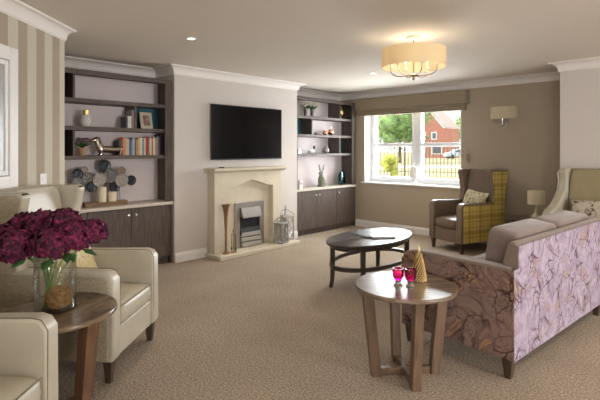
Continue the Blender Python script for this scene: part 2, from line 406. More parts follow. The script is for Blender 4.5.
# wall behind the camera and the right-hand wall, both glazed, the back one for added fill light
BX0, BX1, BZ0, BZ1 = .6, 3.6, .5, 2.1
bw = MB().box(c1[0]-.1, BX0, YS-.2, YS, 0, CZ).box(BX1, XR+.2, YS-.2, YS, 0, CZ).box(BX0, BX1, YS-.2, YS, 0, BZ0).box(BX0, BX1, YS-.2, YS, BZ1, CZ)
struct('wall_back', bw, 'paint')
RY0, RY1, RZ0, RZ1 = 1.3, 4.1, .35, 2.1
rw = MB().box(XR, XR+.2, YS, RY0, 0, CZ).box(XR, XR+.2, RY1, YP, 0, CZ).box(XR, XR+.2, RY0, RY1, 0, RZ0).box(XR, XR+.2, RY0, RY1, RZ1, CZ)
struct('wall_right', rw, 'paint')

# cornice: coved profile swept along straight runs with mitred ends
def cornice(name, p0, p1, nrm, e0, e1, k_=1):
    """p0->p1 along wall foot line, nrm = into the room; e0/e1 extend the room-side edge at each end (mitre)"""
    p0 = Vector((*p0, 0)); p1 = Vector((*p1, 0)); n = Vector((*nrm, 0)); d = (p1-p0).normalized()
    prof = [(0, .0), (0, -.100), (.008, -.104), (.012, -.096)] + [(.018+.075*(1-math.cos(a)), -.090+.075*math.sin(a)) for a in [PI/2*i/7 for i in range(8)]] + [(.100, -.012), (.104, 0)]; prof = [(o*k_, z) for o, z in prof]
    vs = []; k = len(prof)
    for base, e in ((p0, -e0), (p1, e1)):
        for o, z in prof: q = base + n*o + d*e*o; vs.append((q.x, q.y, CZ+z))
    fs = [(i, (i+1) % k, k+(i+1) % k, k+i) for i in range(k)] + [tuple(range(k)), tuple(range(k, 2*k))[::-1]]
    struct(name, MB().add(vs, fs), 'cornice')
cornice('trim_1', (XB, 2.905), (XB, 5.005), (1, 0), 1, 1)
cornice('trim_2', (XA, .6), (XA, 2.905), (1, 0), 0, -1)
cornice('trim_3', (XA, 5.005), (XA, YB), (1, 0), -1, -1)
cornice('trim_4', (XA, YB), (PIERX, YB), (0, -1), -1, -1)
cornice('trim_5', (PIERX, YP), (XR, YP), (0, -1), 1, -1)
cornice('trim_6', (XA, 2.905), (XB, 2.905), (0, -1), -1, 1)
cornice('trim_7', (XB, 5.005), (XA, 5.005), (0, 1), 1, -1)
cornice('trim_8', c0, c1, (CA, SA), 1, 0, .65)
cornice('trim_9', RD(-3.3, 3.765), c0, (-SA, CA), 0, 1, .65)
def board(name, pts, n, h=.115, t=.018):
    mb = MB()
    (x0, y0), (x1, y1) = pts; nx, ny = n
    prof = [(0,0), (t,0), (t,h-.03), (t*.6,h-.012), (t*.4,h), (0,h)]
    vs = [(x0+nx*o, y0+ny*o, z) for o, z in prof] + [(x1+nx*o, y1+ny*o, z) for o, z in prof]; k = 6
    mb.add(vs, [(i, (i+1) % k, k+(i+1) % k, k+i) for i in range(k)] + [tuple(range(k)), tuple(range(k, 2*k))[::-1]])
    struct(name, mb, 'white')
board('baseboard_chimney', [(XB, 2.905), (XB, 3.36)], (1, 0))
board('baseboard_chimney_right', [(XB, 4.74), (XB, 5.005)], (1, 0))
board('baseboard_window', [(-4.88, YB), (PIERX, YB)], (0, -1))
board('baseboard_pier', [(PIERX, YP), (XR, YP)], (0, -1))
board('baseboard_striped', [c0, c1], (CA, SA))
board('baseboard_right', [(XR, YP), (XR, YS)], (-1, 0))
# flat uprights of wall beside the right unit
# ------------------------------------------------------------------ windows
def window(name, mk, x0, x1, z0, z1, mull, trans, y, depth=.07):
    """mk maps (a, b, z) -> position box; frame with mullion, two sash frames, transom and panes"""
    root = MB()
    fw = .05
    root.box(*mk(x0, x1), z0, z0+fw).box(*mk(x0, x1), z1-fw, z1).box(*mk(x0, x0+fw), z0+fw, z1-fw).box(*mk(x1-fw, x1), z0+fw, z1-fw)
    for m in mull: root.box(*mk(m-.035, m+.035), z0+fw, z1-fw)
    o = struct(name, root, 'upvc', bev=.006)
    edges = [x0+fw] + sum([[m-.035, m+.035] for m in mull], []) + [x1-fw]
    for i in range(0, len(edges), 2):
        a, b = edges[i], edges[i+1]; s = .048
        sh = MB().box(*mk(a, b, .012), z0+fw, z0+fw+s).box(*mk(a, b, .012), z1-fw-s, z1-fw).box(*mk(a, a+s, .012), z0+fw+s, z1-fw-s).box(*mk(b-s, b, .012), z0+fw+s, z1-fw-s)
        if trans: sh.box(*mk(a+s, b-s, .006), trans-.028, trans+.028)
        obj('sash', sh, 'upvc', o, bev=.006)
        obj('pane', MB().box(*mk(a+s*.7, b-s*.7, -.028), z0+fw+s*.7, z1-fw-s*.7), 'pane_glass', o)
    return o
yw = YB+.19
def mkB(a, b, k=0): return (a, b, yw-k, yw+.07+k)
win = window('window_1', mkB, WX0, WX1, WZ0+.01, WZ1, [-3.785], 1.43, yw)
def mkR(a, b, k=0): return (XR+.05-k, XR+.12+k, a, b)
window('window_2', mkR, RY0, RY1, RZ0, RZ1, [2.23, 3.17], None, 0)
def mkS(a, b, k=0): return (a, b, YS-.12-k, YS-.05+k)
window('fill_window', mkS, BX0, BX1, BZ0, BZ1, [1.6, 2.6], None, 0)  # unseen window added behind the camera to let in fill light
# reveal lining and sill
struct('trim_10', MB().box(WX0, WX0+.012, YB-.002, yw, WZ0, WZ1).box(WX1-.012, WX1, YB-.002, yw, WZ0, WZ1), 'white')
struct('trim_11', MB().box(WX0-.045, WX1+.02, YB-.035, yw+.02, WZ0-.012, WZ0+.014), 'white', bev=.006)
# internal window in the striped wall: white architrave, inner frame, pane
def on_striped(d0, d1, z0, z1, o0, o1):
    a = RD(-1.94+o0, d0); b = RD(-1.94+o1, d0); c = RD(-1.94+o1, d1); e = RD(-1.94+o0, d1)
    return MB().prism([a, b, c, e], z0, z1, 'z')
def merge(*mbs):
    m = MB()
    for b in mbs:
        o = len(m.v); m.v += b.v; m.f += [[i+o for i in f] for f in b.f]; m.mi += b.mi; m.sm += b.sm
    return m
S0, S1, SZ0, SZ1 = 2.2, 3.114, 1.085, 2.03
w2 = merge(on_striped(S1-.09, S1, SZ0, SZ1, 0, .022), on_striped(S0, S0+.09, SZ0, SZ1, 0, .022), on_striped(S0+.09, S1-.09, SZ1-.09, SZ1, 0, .022), on_striped(S0+.09, S1-.09, SZ0, SZ0+.09, 0, .022))
w2o = struct('window_4', w2, 'white', bev=.004)
obj('sash', merge(on_striped(S1-.125, S1-.094, SZ0+.094, SZ1-.094, 0, .014), on_striped(S0+.094, S0+.125, SZ0+.094, SZ1-.094, 0, .014), on_striped(S0+.125, S1-.125, SZ1-.125, SZ1-.094, 0, .014), on_striped(S0+.125, S1-.125, SZ0+.094, SZ0+.125, 0, .014)), 'white', w2o, bev=.004)
obj('pane', on_striped(S0+.125, S1-.125, SZ0+.125, SZ1-.125, .001, .006), 'frosted', w2o)
# switch plate on the striped wall
sw = obj('light_switch', on_striped(3.40, 3.485, 1.082, 1.168, 0, .010), 'white', bev=.003)
tag(sw, 'white square switch plate on the striped wallpaper above the wing chair', 'light switch')
obj('rocker', on_striped(3.43, 3.455, 1.105, 1.145, .010, .014), 'upvc', sw)

# ------------------------------------------------------------------ downlights
def to_ceiling(u, v):
    t = (u-300)/457; d = (CZ-EYE)*457/(149.5-v); return RD(t*d, d)
dl_mb = None
spots = [(to_ceiling(191, 38.5), 'round recessed downlight in the ceiling above the shelves and television'),
         (to_ceiling(373, 73.5), 'round recessed downlight in the ceiling between chandelier and window')]
spots += [((x, y), None) for x, y in ((.6, .9), (.6, 3.6), (2.6, .9), (2.6, 3.6), (.3, -1.3), (2.6, -1.3))]
proto = None
for (x, y), lab in spots:
    if proto is None:
        proto = thing('downlight', lab, 'downlight', (x, y, CZ), 0, 'recessed ceiling downlights')
        obj('trim_ring', MB().lathe([(.030, -.002), (.034, -.006), (.046, -.005), (.048, 0), (.030, 0)], 28, close=False), 'white', proto)
        obj('lens', MB().lathe([(.031, -.001), (.001, -.003)][::-1], 24, close=False), 'spot_glow', proto)
        t = proto
    else: t = dup(proto, (x, y, CZ), 0, lab or 'round recessed downlight in the ceiling outside the picture')
    L = bpy.data.lights.new('downlight_beam', 'SPOT'); L.energy = 26; L.color = (1, .87, .70); L.spot_size = math.radians(125); L.spot_blend = .9; L.shadow_soft_size = .04
    lo = bpy.data.objects.new('downlight_beam', L); C.objects.link(lo); lo.location = (0, 0, -.02); lo.parent = t

# ------------------------------------------------------------------ fitted shelving units
def shelf_unit(y0, y1, cubbies, label, knobs, name='shelving_unit'):
    root = thing(name, label, 'shelving unit', (0, 0, 0))
    XF, XI = -4.885, -5.15          # front of shelves, back
    xs = -4.90
    obj('back_panel', MB().box(XA+.001, XI-.001, y0, y1, .74, 2.155), 'alcove_lit', root)
    obj('side_panel', MB().box(XI, xs+.02, y1-.035, y1, .74, 2.155), 'dark_wood', root, bev=.002)
    obj('side_panel', MB().box(XI, xs+.02, y0, y0+.035, .74, 2.155), 'dark_wood', root, bev=.002)
    obj('face_frame', MB().box(xs+.02, xs+.038, y1-.095, y1, .74, 2.165).box(xs+.02, xs+.038, y0, y0+.045, .74, 2.165).box(xs+.02, xs+.038, y0+.045, y1-.095, 2.125, 2.165), 'dark_wood', root, bev=.002)
    obj('top_board', MB().box(XI, xs+.02, y0, y1, 2.155, 2.178), 'shelf_wood', root)
    for z in (1.88, 1.59, 1.285):
        obj('shelf', MB().box(XI, xs+.010, y0+.035, y1-.035, z-.040, z), 'shelf_wood', root, bev=.002)
    rows = {0: (1.88, 2.155), 1: (1.59, 1.84), 2: (1.285, 1.55)}
    for row, side, yy, col in cubbies:
        z0, z1 = rows[row]
        obj('divider', MB().box(XI, xs+.006, yy-.011, yy+.011, z0, z1), 'dark_wood', root, bev=.002)
        a, b = (y0+.035, yy-.011) if side == 'l' else (yy+.011, y1-.035)
        obj('cubby_back', MB().box(XI, XI+.01, a, b, z0, z1), col, root)
    # cupboard
    zt = .735
    obj('worktop', MB().box(XI, XF+.045, y0, y1, zt-.036, zt), 'worktop', root, bev=.006)
    obj('carcass', MB().box(XI, XF, y0, y1, .09, zt-.036), 'dark_wood', root)
    obj('plinth', MB().box(XI, XF-.03, y0, y1-.03, 0, .09), 'dark_wood', root)
    obj('end_panel', MB().box(XI, XF+.02, y1-.028, y1, 0, zt-.037), 'dark_wood', root, bev=.002)
    w = (y1-.03-y0)/3
    for i in range(3):
        a = y0+w*i+.002; b = a+w-.004
        d = obj('door', MB().box(XF+.001, XF+.019, a, b, .095, zt-.040), 'dark_wood', root, bev=.002)
        ky = b-.04 if knobs[i] == 'r' else a+.04
        kn = MB().lathe([(.001, 0), (.006, 0), (.006, .012), (.014, .018), (.015, .026), (.010, .031), (.001, .032)], 16, mat=T(XF+.019, ky, .62) @ rot('Y', 90))
        obj('knob', kn, 'chrome', d)
    return root
unitL = shelf_unit(1.43, 2.90, [(0, 'l', 1.79, 'dark_back'), (1, 'r', 2.455, 'teal'), (2, 'l', 1.79, 'dark_back')],
    'grey-brown fitted bookcase and cupboard beside the striped wall', 'rrl')
unitR = shelf_unit(5.01, 6.525, [(0, 'r', 6.13, 'dark_back'), (1, 'l', 5.42, 'teal'), (2, 'r', 6.13, 'teal')],
    'grey-brown fitted bookcase and cupboard in the corner by the window', 'rll')

# ------------------------------------------------------------------ television
tv = thing('television', 'large black flat television on the chimney breast above the fireplace', 'television', (-4.78, 4.02, 1.215))
obj('wall_mount', MB().box(-.05, -.02, -.2, .2, .2, .5), 'black_plastic', tv)
obj('casing', MB().box(-.022, .0, -.615, .615, 0, .715), 'black_plastic', tv, bev=.004)
obj('screen', MB().box(.0002, .004, -.603, .603, .018, .703), 'black_gloss', tv)
obj('sensor_bar', MB().prism([(-.045, 0), (-.03, -.012), (.03, -.012), (.045, 0)], -.018, .002, 'x'), 'chrome', tv)

# ------------------------------------------------------------------ fireplace
FX = -4.68; FY0, FY1 = 3.375, 4.53
fp = thing('fireplace', 'cream stone fire surround with hearth under the television', 'fireplace', (0, 0, 0))
arch = [(3.61, .05), (3.61, .855), (3.70, .862), (3.84, .905), (3.99, .945), (4.14, .905), (4.28, .862), (4.366, .855), (4.366, .05)]
outer = [(FY0, .05), (FY0, 1.06), (FY1, 1.06), (FY1, .05)]
poly = outer[:2] + outer[2:4] + arch[::-1]
obj('surround', MB().prism([(FY0, .05), (FY0, 1.06), (FY1, 1.06), (FY1, .05)] + arch[::-1], XB+.001, FX, 'x'), 'limestone', fp, bev=.006)
obj('back_panel', MB().box(XB+.001, XB+.06, 3.60, 4.375, .05, .96), 'limestone', fp)
mt = [(XB+.001, 1.06), (-4.655, 1.06), (-4.635, 1.075), (-4.605, 1.08), (-4.60, 1.09), (-4.60, 1.115), (XB+.001, 1.115)]
obj('mantel_shelf', MB().prism([(x, z) for x, z in mt], FY0-.05, FY1+.045, 'y'), 'limestone', fp, bev=.004)
obj('hearth', MB().box(XB+.001, -4.49, 3.33, 4.73, 0, .05), 'limestone', fp, bev=.008)
fire = thing('electric_fire', 'chrome electric fire with black opening set in the cream surround', 'electric fire', (0, 0, .05))
xf = XB+.062
f0, f1, fz = 3.755, 4.255, .595
obj('chrome_frame', MB().box(xf, xf+.028, f0, f0+.075, 0, fz).box(xf, xf+.028, f1-.075, f1, 0, fz).box(xf, xf+.028, f0+.075, f1-.075, fz-.07, fz), 'steel', fire, bev=.004)
obj('firebox', MB().box(xf, xf+.006, f0+.075, f1-.075, .0, fz-.07), 'firebox', fire)
hood = [(xf+.006, .525), (xf+.03, .525), (xf+.085, .405), (xf+.085, .39), (xf+.006, .41)]
obj('hood', MB().prism(hood, f0+.085, f1-.085, 'y'), 'hood_metal', fire, bev=.003)
obj('coal_bed', MB().prism([(xf+.006, .17), (xf+.05, .17), (xf+.02, .25), (xf+.006, .26)], f0+.08, f1-.08, 'y'), 'firebox', fire)
for i in range(3):
    z = .010+i*.066
    obj('grille_bar', MB().prism([(xf+.006, z), (xf+.062-.006*i, z), (xf+.066-.006*i, z+.02), (xf+.06-.006*i, z+.052), (xf+.006, z+.052)], f0+.085, f1-.085, 'y'), 'bar_metal', fire, bev=.003)
tr = obj('trumpet_vase', MB().lathe([(.045,0), (.046,.008), (.018,.02), (.014,.06), (.015,.27), (.022,.45), (.034,.55), (.050,.598), (.060,.615), (.055,.615), (.04,.585), (.02,.45)], 28, close=False), 'copper_brown', loc=(-4.60, 3.49, .05))
tag(tr, 'tall bronze trumpet vase standing at the left end of the hearth', 'vase')
ft = thing('fireside_tools', 'small brass and dark companion set standing left of the fire', 'fireside tools', (-4.60, 3.61, .05))
obj('stand', MB().lathe([(.045,0), (.045,.008), (.01,.016), (.006,.02), (.006,.26), (.012,.265), (.014,.28), (.001,.295)], 20), 'brass', ft)
obj('crossbar', MB().tube([(-.04,0,.22), (.04,0,.22)], .004).tube([(0,-.04,.22), (0,.04,.22)], .004), 'brass', ft)
for k, (dx, dy) in enumerate(((.037,0), (-.037,0), (0,.037))):
    obj('tool', MB().tube([(dx,dy,.235), (dx,dy,.05)], .004).box(dx-.012, dx+.012, dy-.004, dy+.004, .02, .055), 'pewter', ft)
dish = obj('remote_control', MB().box(-.02, .02, -.03, .03, 0, .014), 'black_plastic', bev=.004, loc=(-4.70, 3.50, 1.115))
tag(dish, 'small dark remote control on the left end of the mantel shelf', 'remote control')
def lantern(loc, w, h, label, rz):
    t = thing('lantern', label, 'lantern', loc, rz, 'house-shaped lanterns on the hearth')
    a = w/2; p = .007
    fr = MB().box(-a, a, -a, a, 0, .015).box(-a-.005, a+.005, -a-.005, a+.005, h*.66, h*.66+.012)
    for sx in (-1, 1):
        for sy in (-1, 1): fr.box(sx*(a-p)-p, sx*(a-p)+p, sy*(a-p)-p, sy*(a-p)+p, .015, h*.66)
    obj('frame', fr, 'lantern_wood', t)
    lat = MB()
    for k in range(4):
        R = rot('Z', 90*k)
        for s in (-1, 1):
            pts = [(s*(a-.012)*math.cos(q), -a+.004, .33*h*(1+.93*math.sin(q))+.01) for q in [PI*(-.5+i/12) for i in range(13)]]
            lat.tube([R @ Vector(x) for x in pts], .0035, 5)
            lat.tube([R @ Vector((s*(a-.012), -a+.004, .33*h+.01+(.31*h)*(i-3)/3)) - R @ Vector((s*(a-.015)*(1-abs(i-3)/3)*1.6, 0, 0)) for i in range(7)], .003, 5)
    obj('lattice', lat, 'lantern_wood', t)
    roof = MB()
    for k in range(4):
        R = rot('Z', 45+90*k); q = a*1.38
        roof.tube([R @ Vector((q*(1-(i/6)**1.6)+.008, 0, h*.672+(h*.22)*(i/6)**.8)) for i in range(7)], .005, 6)
    obj('roof_frame', roof, 'lantern_wood', t)
    obj('finial', MB().lathe([(.012, h*.88), (.016, h*.90), (.008, h*.92), (.012, h*.94), (.001, h*.96)], 14), 'lantern_wood', t)
    obj('handle', MB().tube([(.022*math.cos(q), 0, h*.965+.022*math.sin(q)) for q in [2*PI*i/16 for i in range(17)]], .002, 5), 'pewter', t)
    obj('pane', MB().box(-a+.014, a-.014, -a+.010, -a+.012, .015, h*.66).box(-a+.010, -a+.012, -a+.014, a-.014, .015, h*.66), 'glass', t)
lantern((-4.57, 4.425, .05), .145, .41, 'smaller pale grey wooden lantern in front on the hearth', .15)
lantern((-4.70, 4.63, .05), .18, .49, 'taller pale grey wooden lantern at the right end of the hearth', .1)

# ------------------------------------------------------------------ blind and window sill vase, wall items
bl = thing('roman_blind', 'taupe fabric roman blind folded up over the window', 'blind', (0, 0, 0))
bx0, bx1 = -4.80, -2.815
obj('pelmet', MB().box(bx0, bx1, YB-.14, YB-.001, 2.025, 2.215), 'blind', bl, bev=.004)
for i, (dz, yy) in enumerate(((2.0, .115), (1.965, .10), (1.935, .085))):
    sec = [(YB-yy, dz+.03), (YB-yy-.012, dz+.012), (YB-yy-.008, dz-.006), (YB-yy+.02, dz-.012), (YB-.03, dz), (YB-.03, dz+.03)]
    obj('fold', MB().prism(sec, bx0+.03+i*.006, bx1-.03-i*.004, 'x', smooth=True), 'blind', bl)
wv = thing('finial_vase', 'white ceramic pinecone-shaped finial on the window sill', 'ornament', (-3.76, YB+.06, WZ0+.014))
obj('base', MB().lathe([(.055,0), (.058,.012), (.045,.025), (.026,.045), (.024,.07), (.04,.085)], 24), 'white_ceramic', wv)
sc = MB()
sc.lathe([(.04,.085), (.055,.105), (.066,.15), (.064,.20), (.05,.245), (.028,.28), (.001,.30)], 24)
for j in range(8):
    z = .10+j*.023; R0 = .052+.018*math.sin(PI*min(1, (z-.08)/.17)) if z < .2 else .070-(z-.2)*.42
    for k in range(12):
        a = 2*PI*(k+.5*(j % 2))/12; sc.ball((R0*math.cos(a)*.93, R0*math.sin(a)*.93, z+.01), .012, 4, sz=1.4)
obj('body', sc, 'white_ceramic', wv)
hk = thing('hanging_ornament', 'small wire frame ornament hanging on the wall right of the window', 'ornament', (-2.835, YB-.012, 1.33))
obj('hook', MB().tube([(0,.012,.03), (0,0,.03), (0,0,.0)], .003, 6), 'pewter', hk)
obj('wire_frame', MB().tube([(-.035,0,-.17), (-.035,0,-.03), (0,0,.0), (.035,0,-.03), (.035,0,-.17)], .0025, 6).tube([(-.035,0,-.05), (.035,0,-.05)], .002, 6).tube([(-.035,0,-.12), (.035,0,-.12)], .002, 6), 'brass', hk)
obj('glass_drop', MB().box(-.026, .026, -.002, .002, -.168, -.045), 'glass', hk)
sco = thing('wall_light', 'cream half-drum shade wall light right of the window', 'wall light', (-2.33, YB, 1.86))
sh = MB(); 
prof = [(.185, .10), (.185, -.08)]
sh.lathe([(.19, .085), (.19, -.085), (.187, -.085), (.187, .085)], 24, sy=.62, arc=PI, mat=rot('Z', 180), close=False)
obj('shade', sh, 'shade_off', sco)
obj('back_plate', MB().lathe([(.04,0), (.04,.012), (.001,.02)], 20, mat=T(0, 0, -.165) @ rot('X', 90)), 'chrome', sco)
obj('bracket', MB().tube([(0,-.01,-.165), (0,-.06,-.15), (0,-.07,-.08), (0,-.07,.02)], .008).ball((0,-.05,-.165), .03).tube([(-.03,-.03,-.15), (-.09,-.05,-.11), (-.10,-.06,-.03)], .005).tube([(.03,-.03,-.15), (.09,-.05,-.11), (.10,-.06,-.03)], .005), 'chrome', sco)

# ------------------------------------------------------------------ chandelier
cx, cy = RD((413.5-300)/457*4.04, 4.04)
ch = thing('chandelier', 'brass chandelier with cream drum shade hanging from the ceiling', 'chandelier', (cx, cy, CZ), .35)
obj('ceiling_rose', MB().lathe([(.001,0), (.062,0), (.062,-.018), (.05,-.024), (.001,-.026)], 28), 'candle_sleeve', ch)
obj('rod', MB().tube([(0,0,-.02), (0,0,-.345)], .007).ball((0,0,-.20), .016, 8, sz=.6), 'brass', ch)
obj('shade', MB().lathe([(.278,-.112), (.278,-.270), (.275,-.270), (.275,-.112)], 56, close=False), 'shade', ch)
sp = MB()
for k in range(3): sp.tube([(0,0,-.125), (.276*math.cos(2*PI*k/3), .276*math.sin(2*PI*k/3), -.125)], .003, 5)
obj('spider', sp, 'brass', ch)
obj('hub', MB().lathe([(.001,-.385), (.010,-.378), (.014,-.37), (.008,-.36), (.03,-.35), (.04,-.338), (.02,-.325), (.007,-.32)], 20), 'brass', ch)
for k in range(6):
    q = 2*PI*k/6; d = Vector((math.cos(q), math.sin(q), 0))
    pts = [d*.02+Vector((0,0,-.34))] + [d*(.10+.10*math.sin(a))+Vector((0,0,-.29-.055*math.cos(a))) for a in [PI/2*i/7 for i in range(8)]] + [d*.20+Vector((0,0,-.262))]
    obj('arm', MB().tube(pts, .0045, 8), 'brass', ch)
    cd = obj('candle_lamp', MB().lathe([(.020,-.264), (.022,-.258), (.011,-.256), (.011,-.20), (.001,-.198)], 16, mat=T(d.x*.20, d.y*.20, 0)), 'candle_sleeve', ch)
    obj('bulb', MB().lathe([(.006,-.198), (.013,-.185), (.014,-.175), (.006,-.155), (.001,-.145)], 14, mat=T(d.x*.20, d.y*.20, 0)), 'bulb', cd)
L = bpy.data.lights.new('chandelier_glow', 'POINT'); L.energy = 3; L.color = (1, .84, .62); L.shadow_soft_size = .10
lo = bpy.data.objects.new('chandelier_glow', L); C.objects.link(lo); lo.parent = ch; lo.location = (0, 0, -.185)

# ------------------------------------------------------------------ armchairs (front faces local +x)
def armchair(name, label, loc, rz, leather, outer, inner, W=.68, D=.84, H=1.10, swoop=False, group='wing armchairs'):
    t = thing(name, label, 'armchair', loc, rz, group)
    hx = D/2; hy = W/2; aw = .095; AZ = .65
    for s in (-1, 1):
        y0, y1 = sorted((s*hy, s*(hy-aw)))
        arm = [(-hx+.04, .13), (hx-.012, .13), (hx, .16), (hx-.004, .60), (hx-.03, .638), (hx-.07, AZ), (-.02, AZ-.008), (-hx+.12, AZ-.0), (-hx+.04, AZ)]
        ao = obj('arm', MB().prism(arm, y0, y1, 'y'), leather, t, bev=.016, seg=3)
        # outer face panel in its own cloth
        pan = [(-hx+.045, .14), (hx-.035, .14), (hx-.035, .60), (hx-.06, .622), (-hx+.045, .626)]
        ya, yb = sorted((s*hy, s*(hy+.006)))
        obj('outer_panel', MB().prism(pan, ya, yb, 'y'), outer, ao, bev=.004)
        # piping just inside the front edge
        obj('piping', MB().tube([(hx-.006, s*(hy-aw+.008), .16), (hx-.004, s*(hy-aw+.008), .60), (hx-.032, s*(hy-aw+.008), .643), (hx-.075, s*(hy-aw+.008), AZ+.001), (-.15, s*(hy-aw+.008), AZ-.004)], .0024, 6), 'cream_seam', ao)
        if swoop: wg = [(-hx+.02, AZ-.1), (-hx-.04, H), (-hx+.20, H+.005), (-hx+.24, H-.03), (-hx+.21, 1.02), (-hx+.24, .92), (-hx+.34, .83), (-hx+.46, .75), (-hx+.62, .70), (-hx+.70, AZ-.03), (-hx+.5, AZ-.06)]
        else: wg = [(-hx+.04, AZ-.1), (-hx-.05, H-.005), (-hx+.27, H), (-hx+.295, H-.025), (-hx+.24, .80), (-hx+.27, AZ-.01), (-hx+.2, AZ-.1)]
        wo = obj('wing', MB().prism(wg, s*(hy-.085) if s < 0 else hy-.085, s*(hy) if s < 0 else hy, 'y'), leather, t, bev=.018, seg=3)
        k = [(x*.97 if False else x, z) for x, z in wg]
        cxm = sum(p[0] for p in k)/len(k); czm = sum(p[1] for p in k)/len(k)
        k = [(cxm+(x-cxm)*.88, czm+(z-czm)*.93) for x, z in k]
        if not swoop: k[0] = (k[0][0]-.01, AZ-.02); k[-1] = (-hx+.23, AZ-.02)
        obj('outer_panel', MB().prism(k, min(s*hy, s*(hy+.006)), max(s*hy, s*(hy+.006)), 'y'), outer if not swoop else leather, wo, bev=.004)
    obj('backrest', MB().prism([(-hx, .13), (-hx+.20, .30), (-hx+.17, .45), (-hx+.09, H-.02), (-hx+.06, H), (-hx-.04, H), (-hx-.045, H-.03), (-hx, .6)], -hy+.08, hy-.08, 'y'), leather if not swoop else inner, t, bev=.02, seg=3)
    bc = padded(.12, W-.18, H-.43, .03, .01, ez=.3)
    bc = MB().add([tuple(rot('Y', -7) @ Vector(p)) for p in bc.v], bc.f, 0, True)
    obj('back_cushion', bc, inner, t, loc=(-hx+.145, 0, (H+.42)/2))
    obj('seat_rail', MB().box(-hx+.15, hx-.02, -hy+aw, hy-aw, .13, .30), leather, t, bev=.01)
    sc = padded(.62, W-2*aw-.004, .135, .03, .012)
    so = obj('seat_cushion', sc, leather, t, loc=(hx-.31, 0, .365))
    zz = .064
    obj('seat_piping', MB().tube([(.298, -W/2+aw+.02, .055), (.304, 0, .058), (.298, W/2-aw-.02, .055)], .0024, 6), 'cream_seam', so)
    for sx in (-1, 1):
        for sy in (-1, 1):
            a = .022; x = sx*(hx-.05); y = sy*(hy-.045)
            vs = [(x-a*.75, y-a*.75, 0), (x+a*.75, y-a*.75, 0), (x+a*.75, y+a*.75, 0), (x-a*.75, y+a*.75, 0), (x-a*1.2, y-a*1.2, .132), (x+a*1.2, y-a*1.2, .132), (x+a*1.2, y+a*1.2, .132), (x-a*1.2, y+a*1.2, .132)]
            obj('leg', MB().add(vs, [(3,2,1,0), (4,5,6,7), (0,1,5,4), (1,2,6,5), (2,3,7,6), (3,0,4,7)]), 'leg_wood', t, bev=.003)
    return t
def place_front(r, d, ang, D):
    """origin for a chair whose front centre is r right / d ahead; ang = facing in room radians"""
    x, y = RD(r, d); return (x - D/2*math.cos(ang), y - D/2*math.sin(ang), 0)
a1 = YAW - math.radians(4.1)
p1_ = place_front(-1.035, 2.94, a1, .84)
armchair('wing_armchair', 'cream leather wing armchair with olive tweed sides behind the hydrangeas', p1_, a1, 'cream_leather', 'tweed', 'cream_leather')
a2 = YAW - math.radians(1)
p2_ = place_front(-1.045, 1.640, a2, .84)
armchair('wing_armchair', 'nearest cream leather wing armchair cut off at bottom left corner', p2_, a2, 'cream_leather', 'tweed', 'cream_leather')
# plaid chair
a3 = math.radians(-90-20)
fl = Vector((-3.04, 5.84)); fr = Vector((-2.57, 5.67)); mid = (fl+fr)/2
armchair('wing_armchair', 'brown leather wing armchair with yellow plaid sides near the window', (mid.x-.40*math.cos(a3), mid.y-.40*math.sin(a3), 0), a3, 'taupe_leather', 'plaid', 'taupe_leather', W=.60, D=.83, H=1.075)
a4 = math.radians(-97)
armchair('wing_armchair', 'cream wing armchair with curved wings and olive back against pale wall', (-1.04, 5.39, 0), a4, 'cream_leather', 'cream_leather', 'olive_plush', W=.80, D=.82, H=1.14, swoop=True)
# scatter cushions
def place_cushion(name, label, mat, base, face_ang, w, h, t, lean, roll=0):
    m = rot('Z', math.degrees(face_ang)+90) @ rot('X', lean) @ rot('Y', roll)
    o = obj(name, pillow(w, h, t, m), mat); o.location = base; return tag(o, label, 'cushion', 'scatter cushions')
def local(origin, ang, x, y, z): return (origin[0]+x*math.cos(ang)-y*math.sin(ang), origin[1]+x*math.sin(ang)+y*math.cos(ang), z)
place_cushion('scatter_cushion', 'yellow and cream floral cushion in the cream armchair behind the hydrangeas', 'cushion_yellow', local(p1_, a1, -.03, .03, .60), a1, .40, .35, .13, -20)
P3 = (mid.x-.40*math.cos(a3), mid.y-.40*math.sin(a3))
place_cushion('scatter_cushion', 'green and cream leaf print cushion in the yellow plaid armchair', 'cushion_leaf', local(P3, a3, -.06, .06, .612), a3, .38, .37, .13, -20, 6)
place_cushion('scatter_cushion', 'cream cushion with brown branch print behind the sofa in the right chair', 'cushion_cream', local((-1.04, 5.39), a4, -.07, .02, .655), a4, .52, .38, .14, -18, -4)

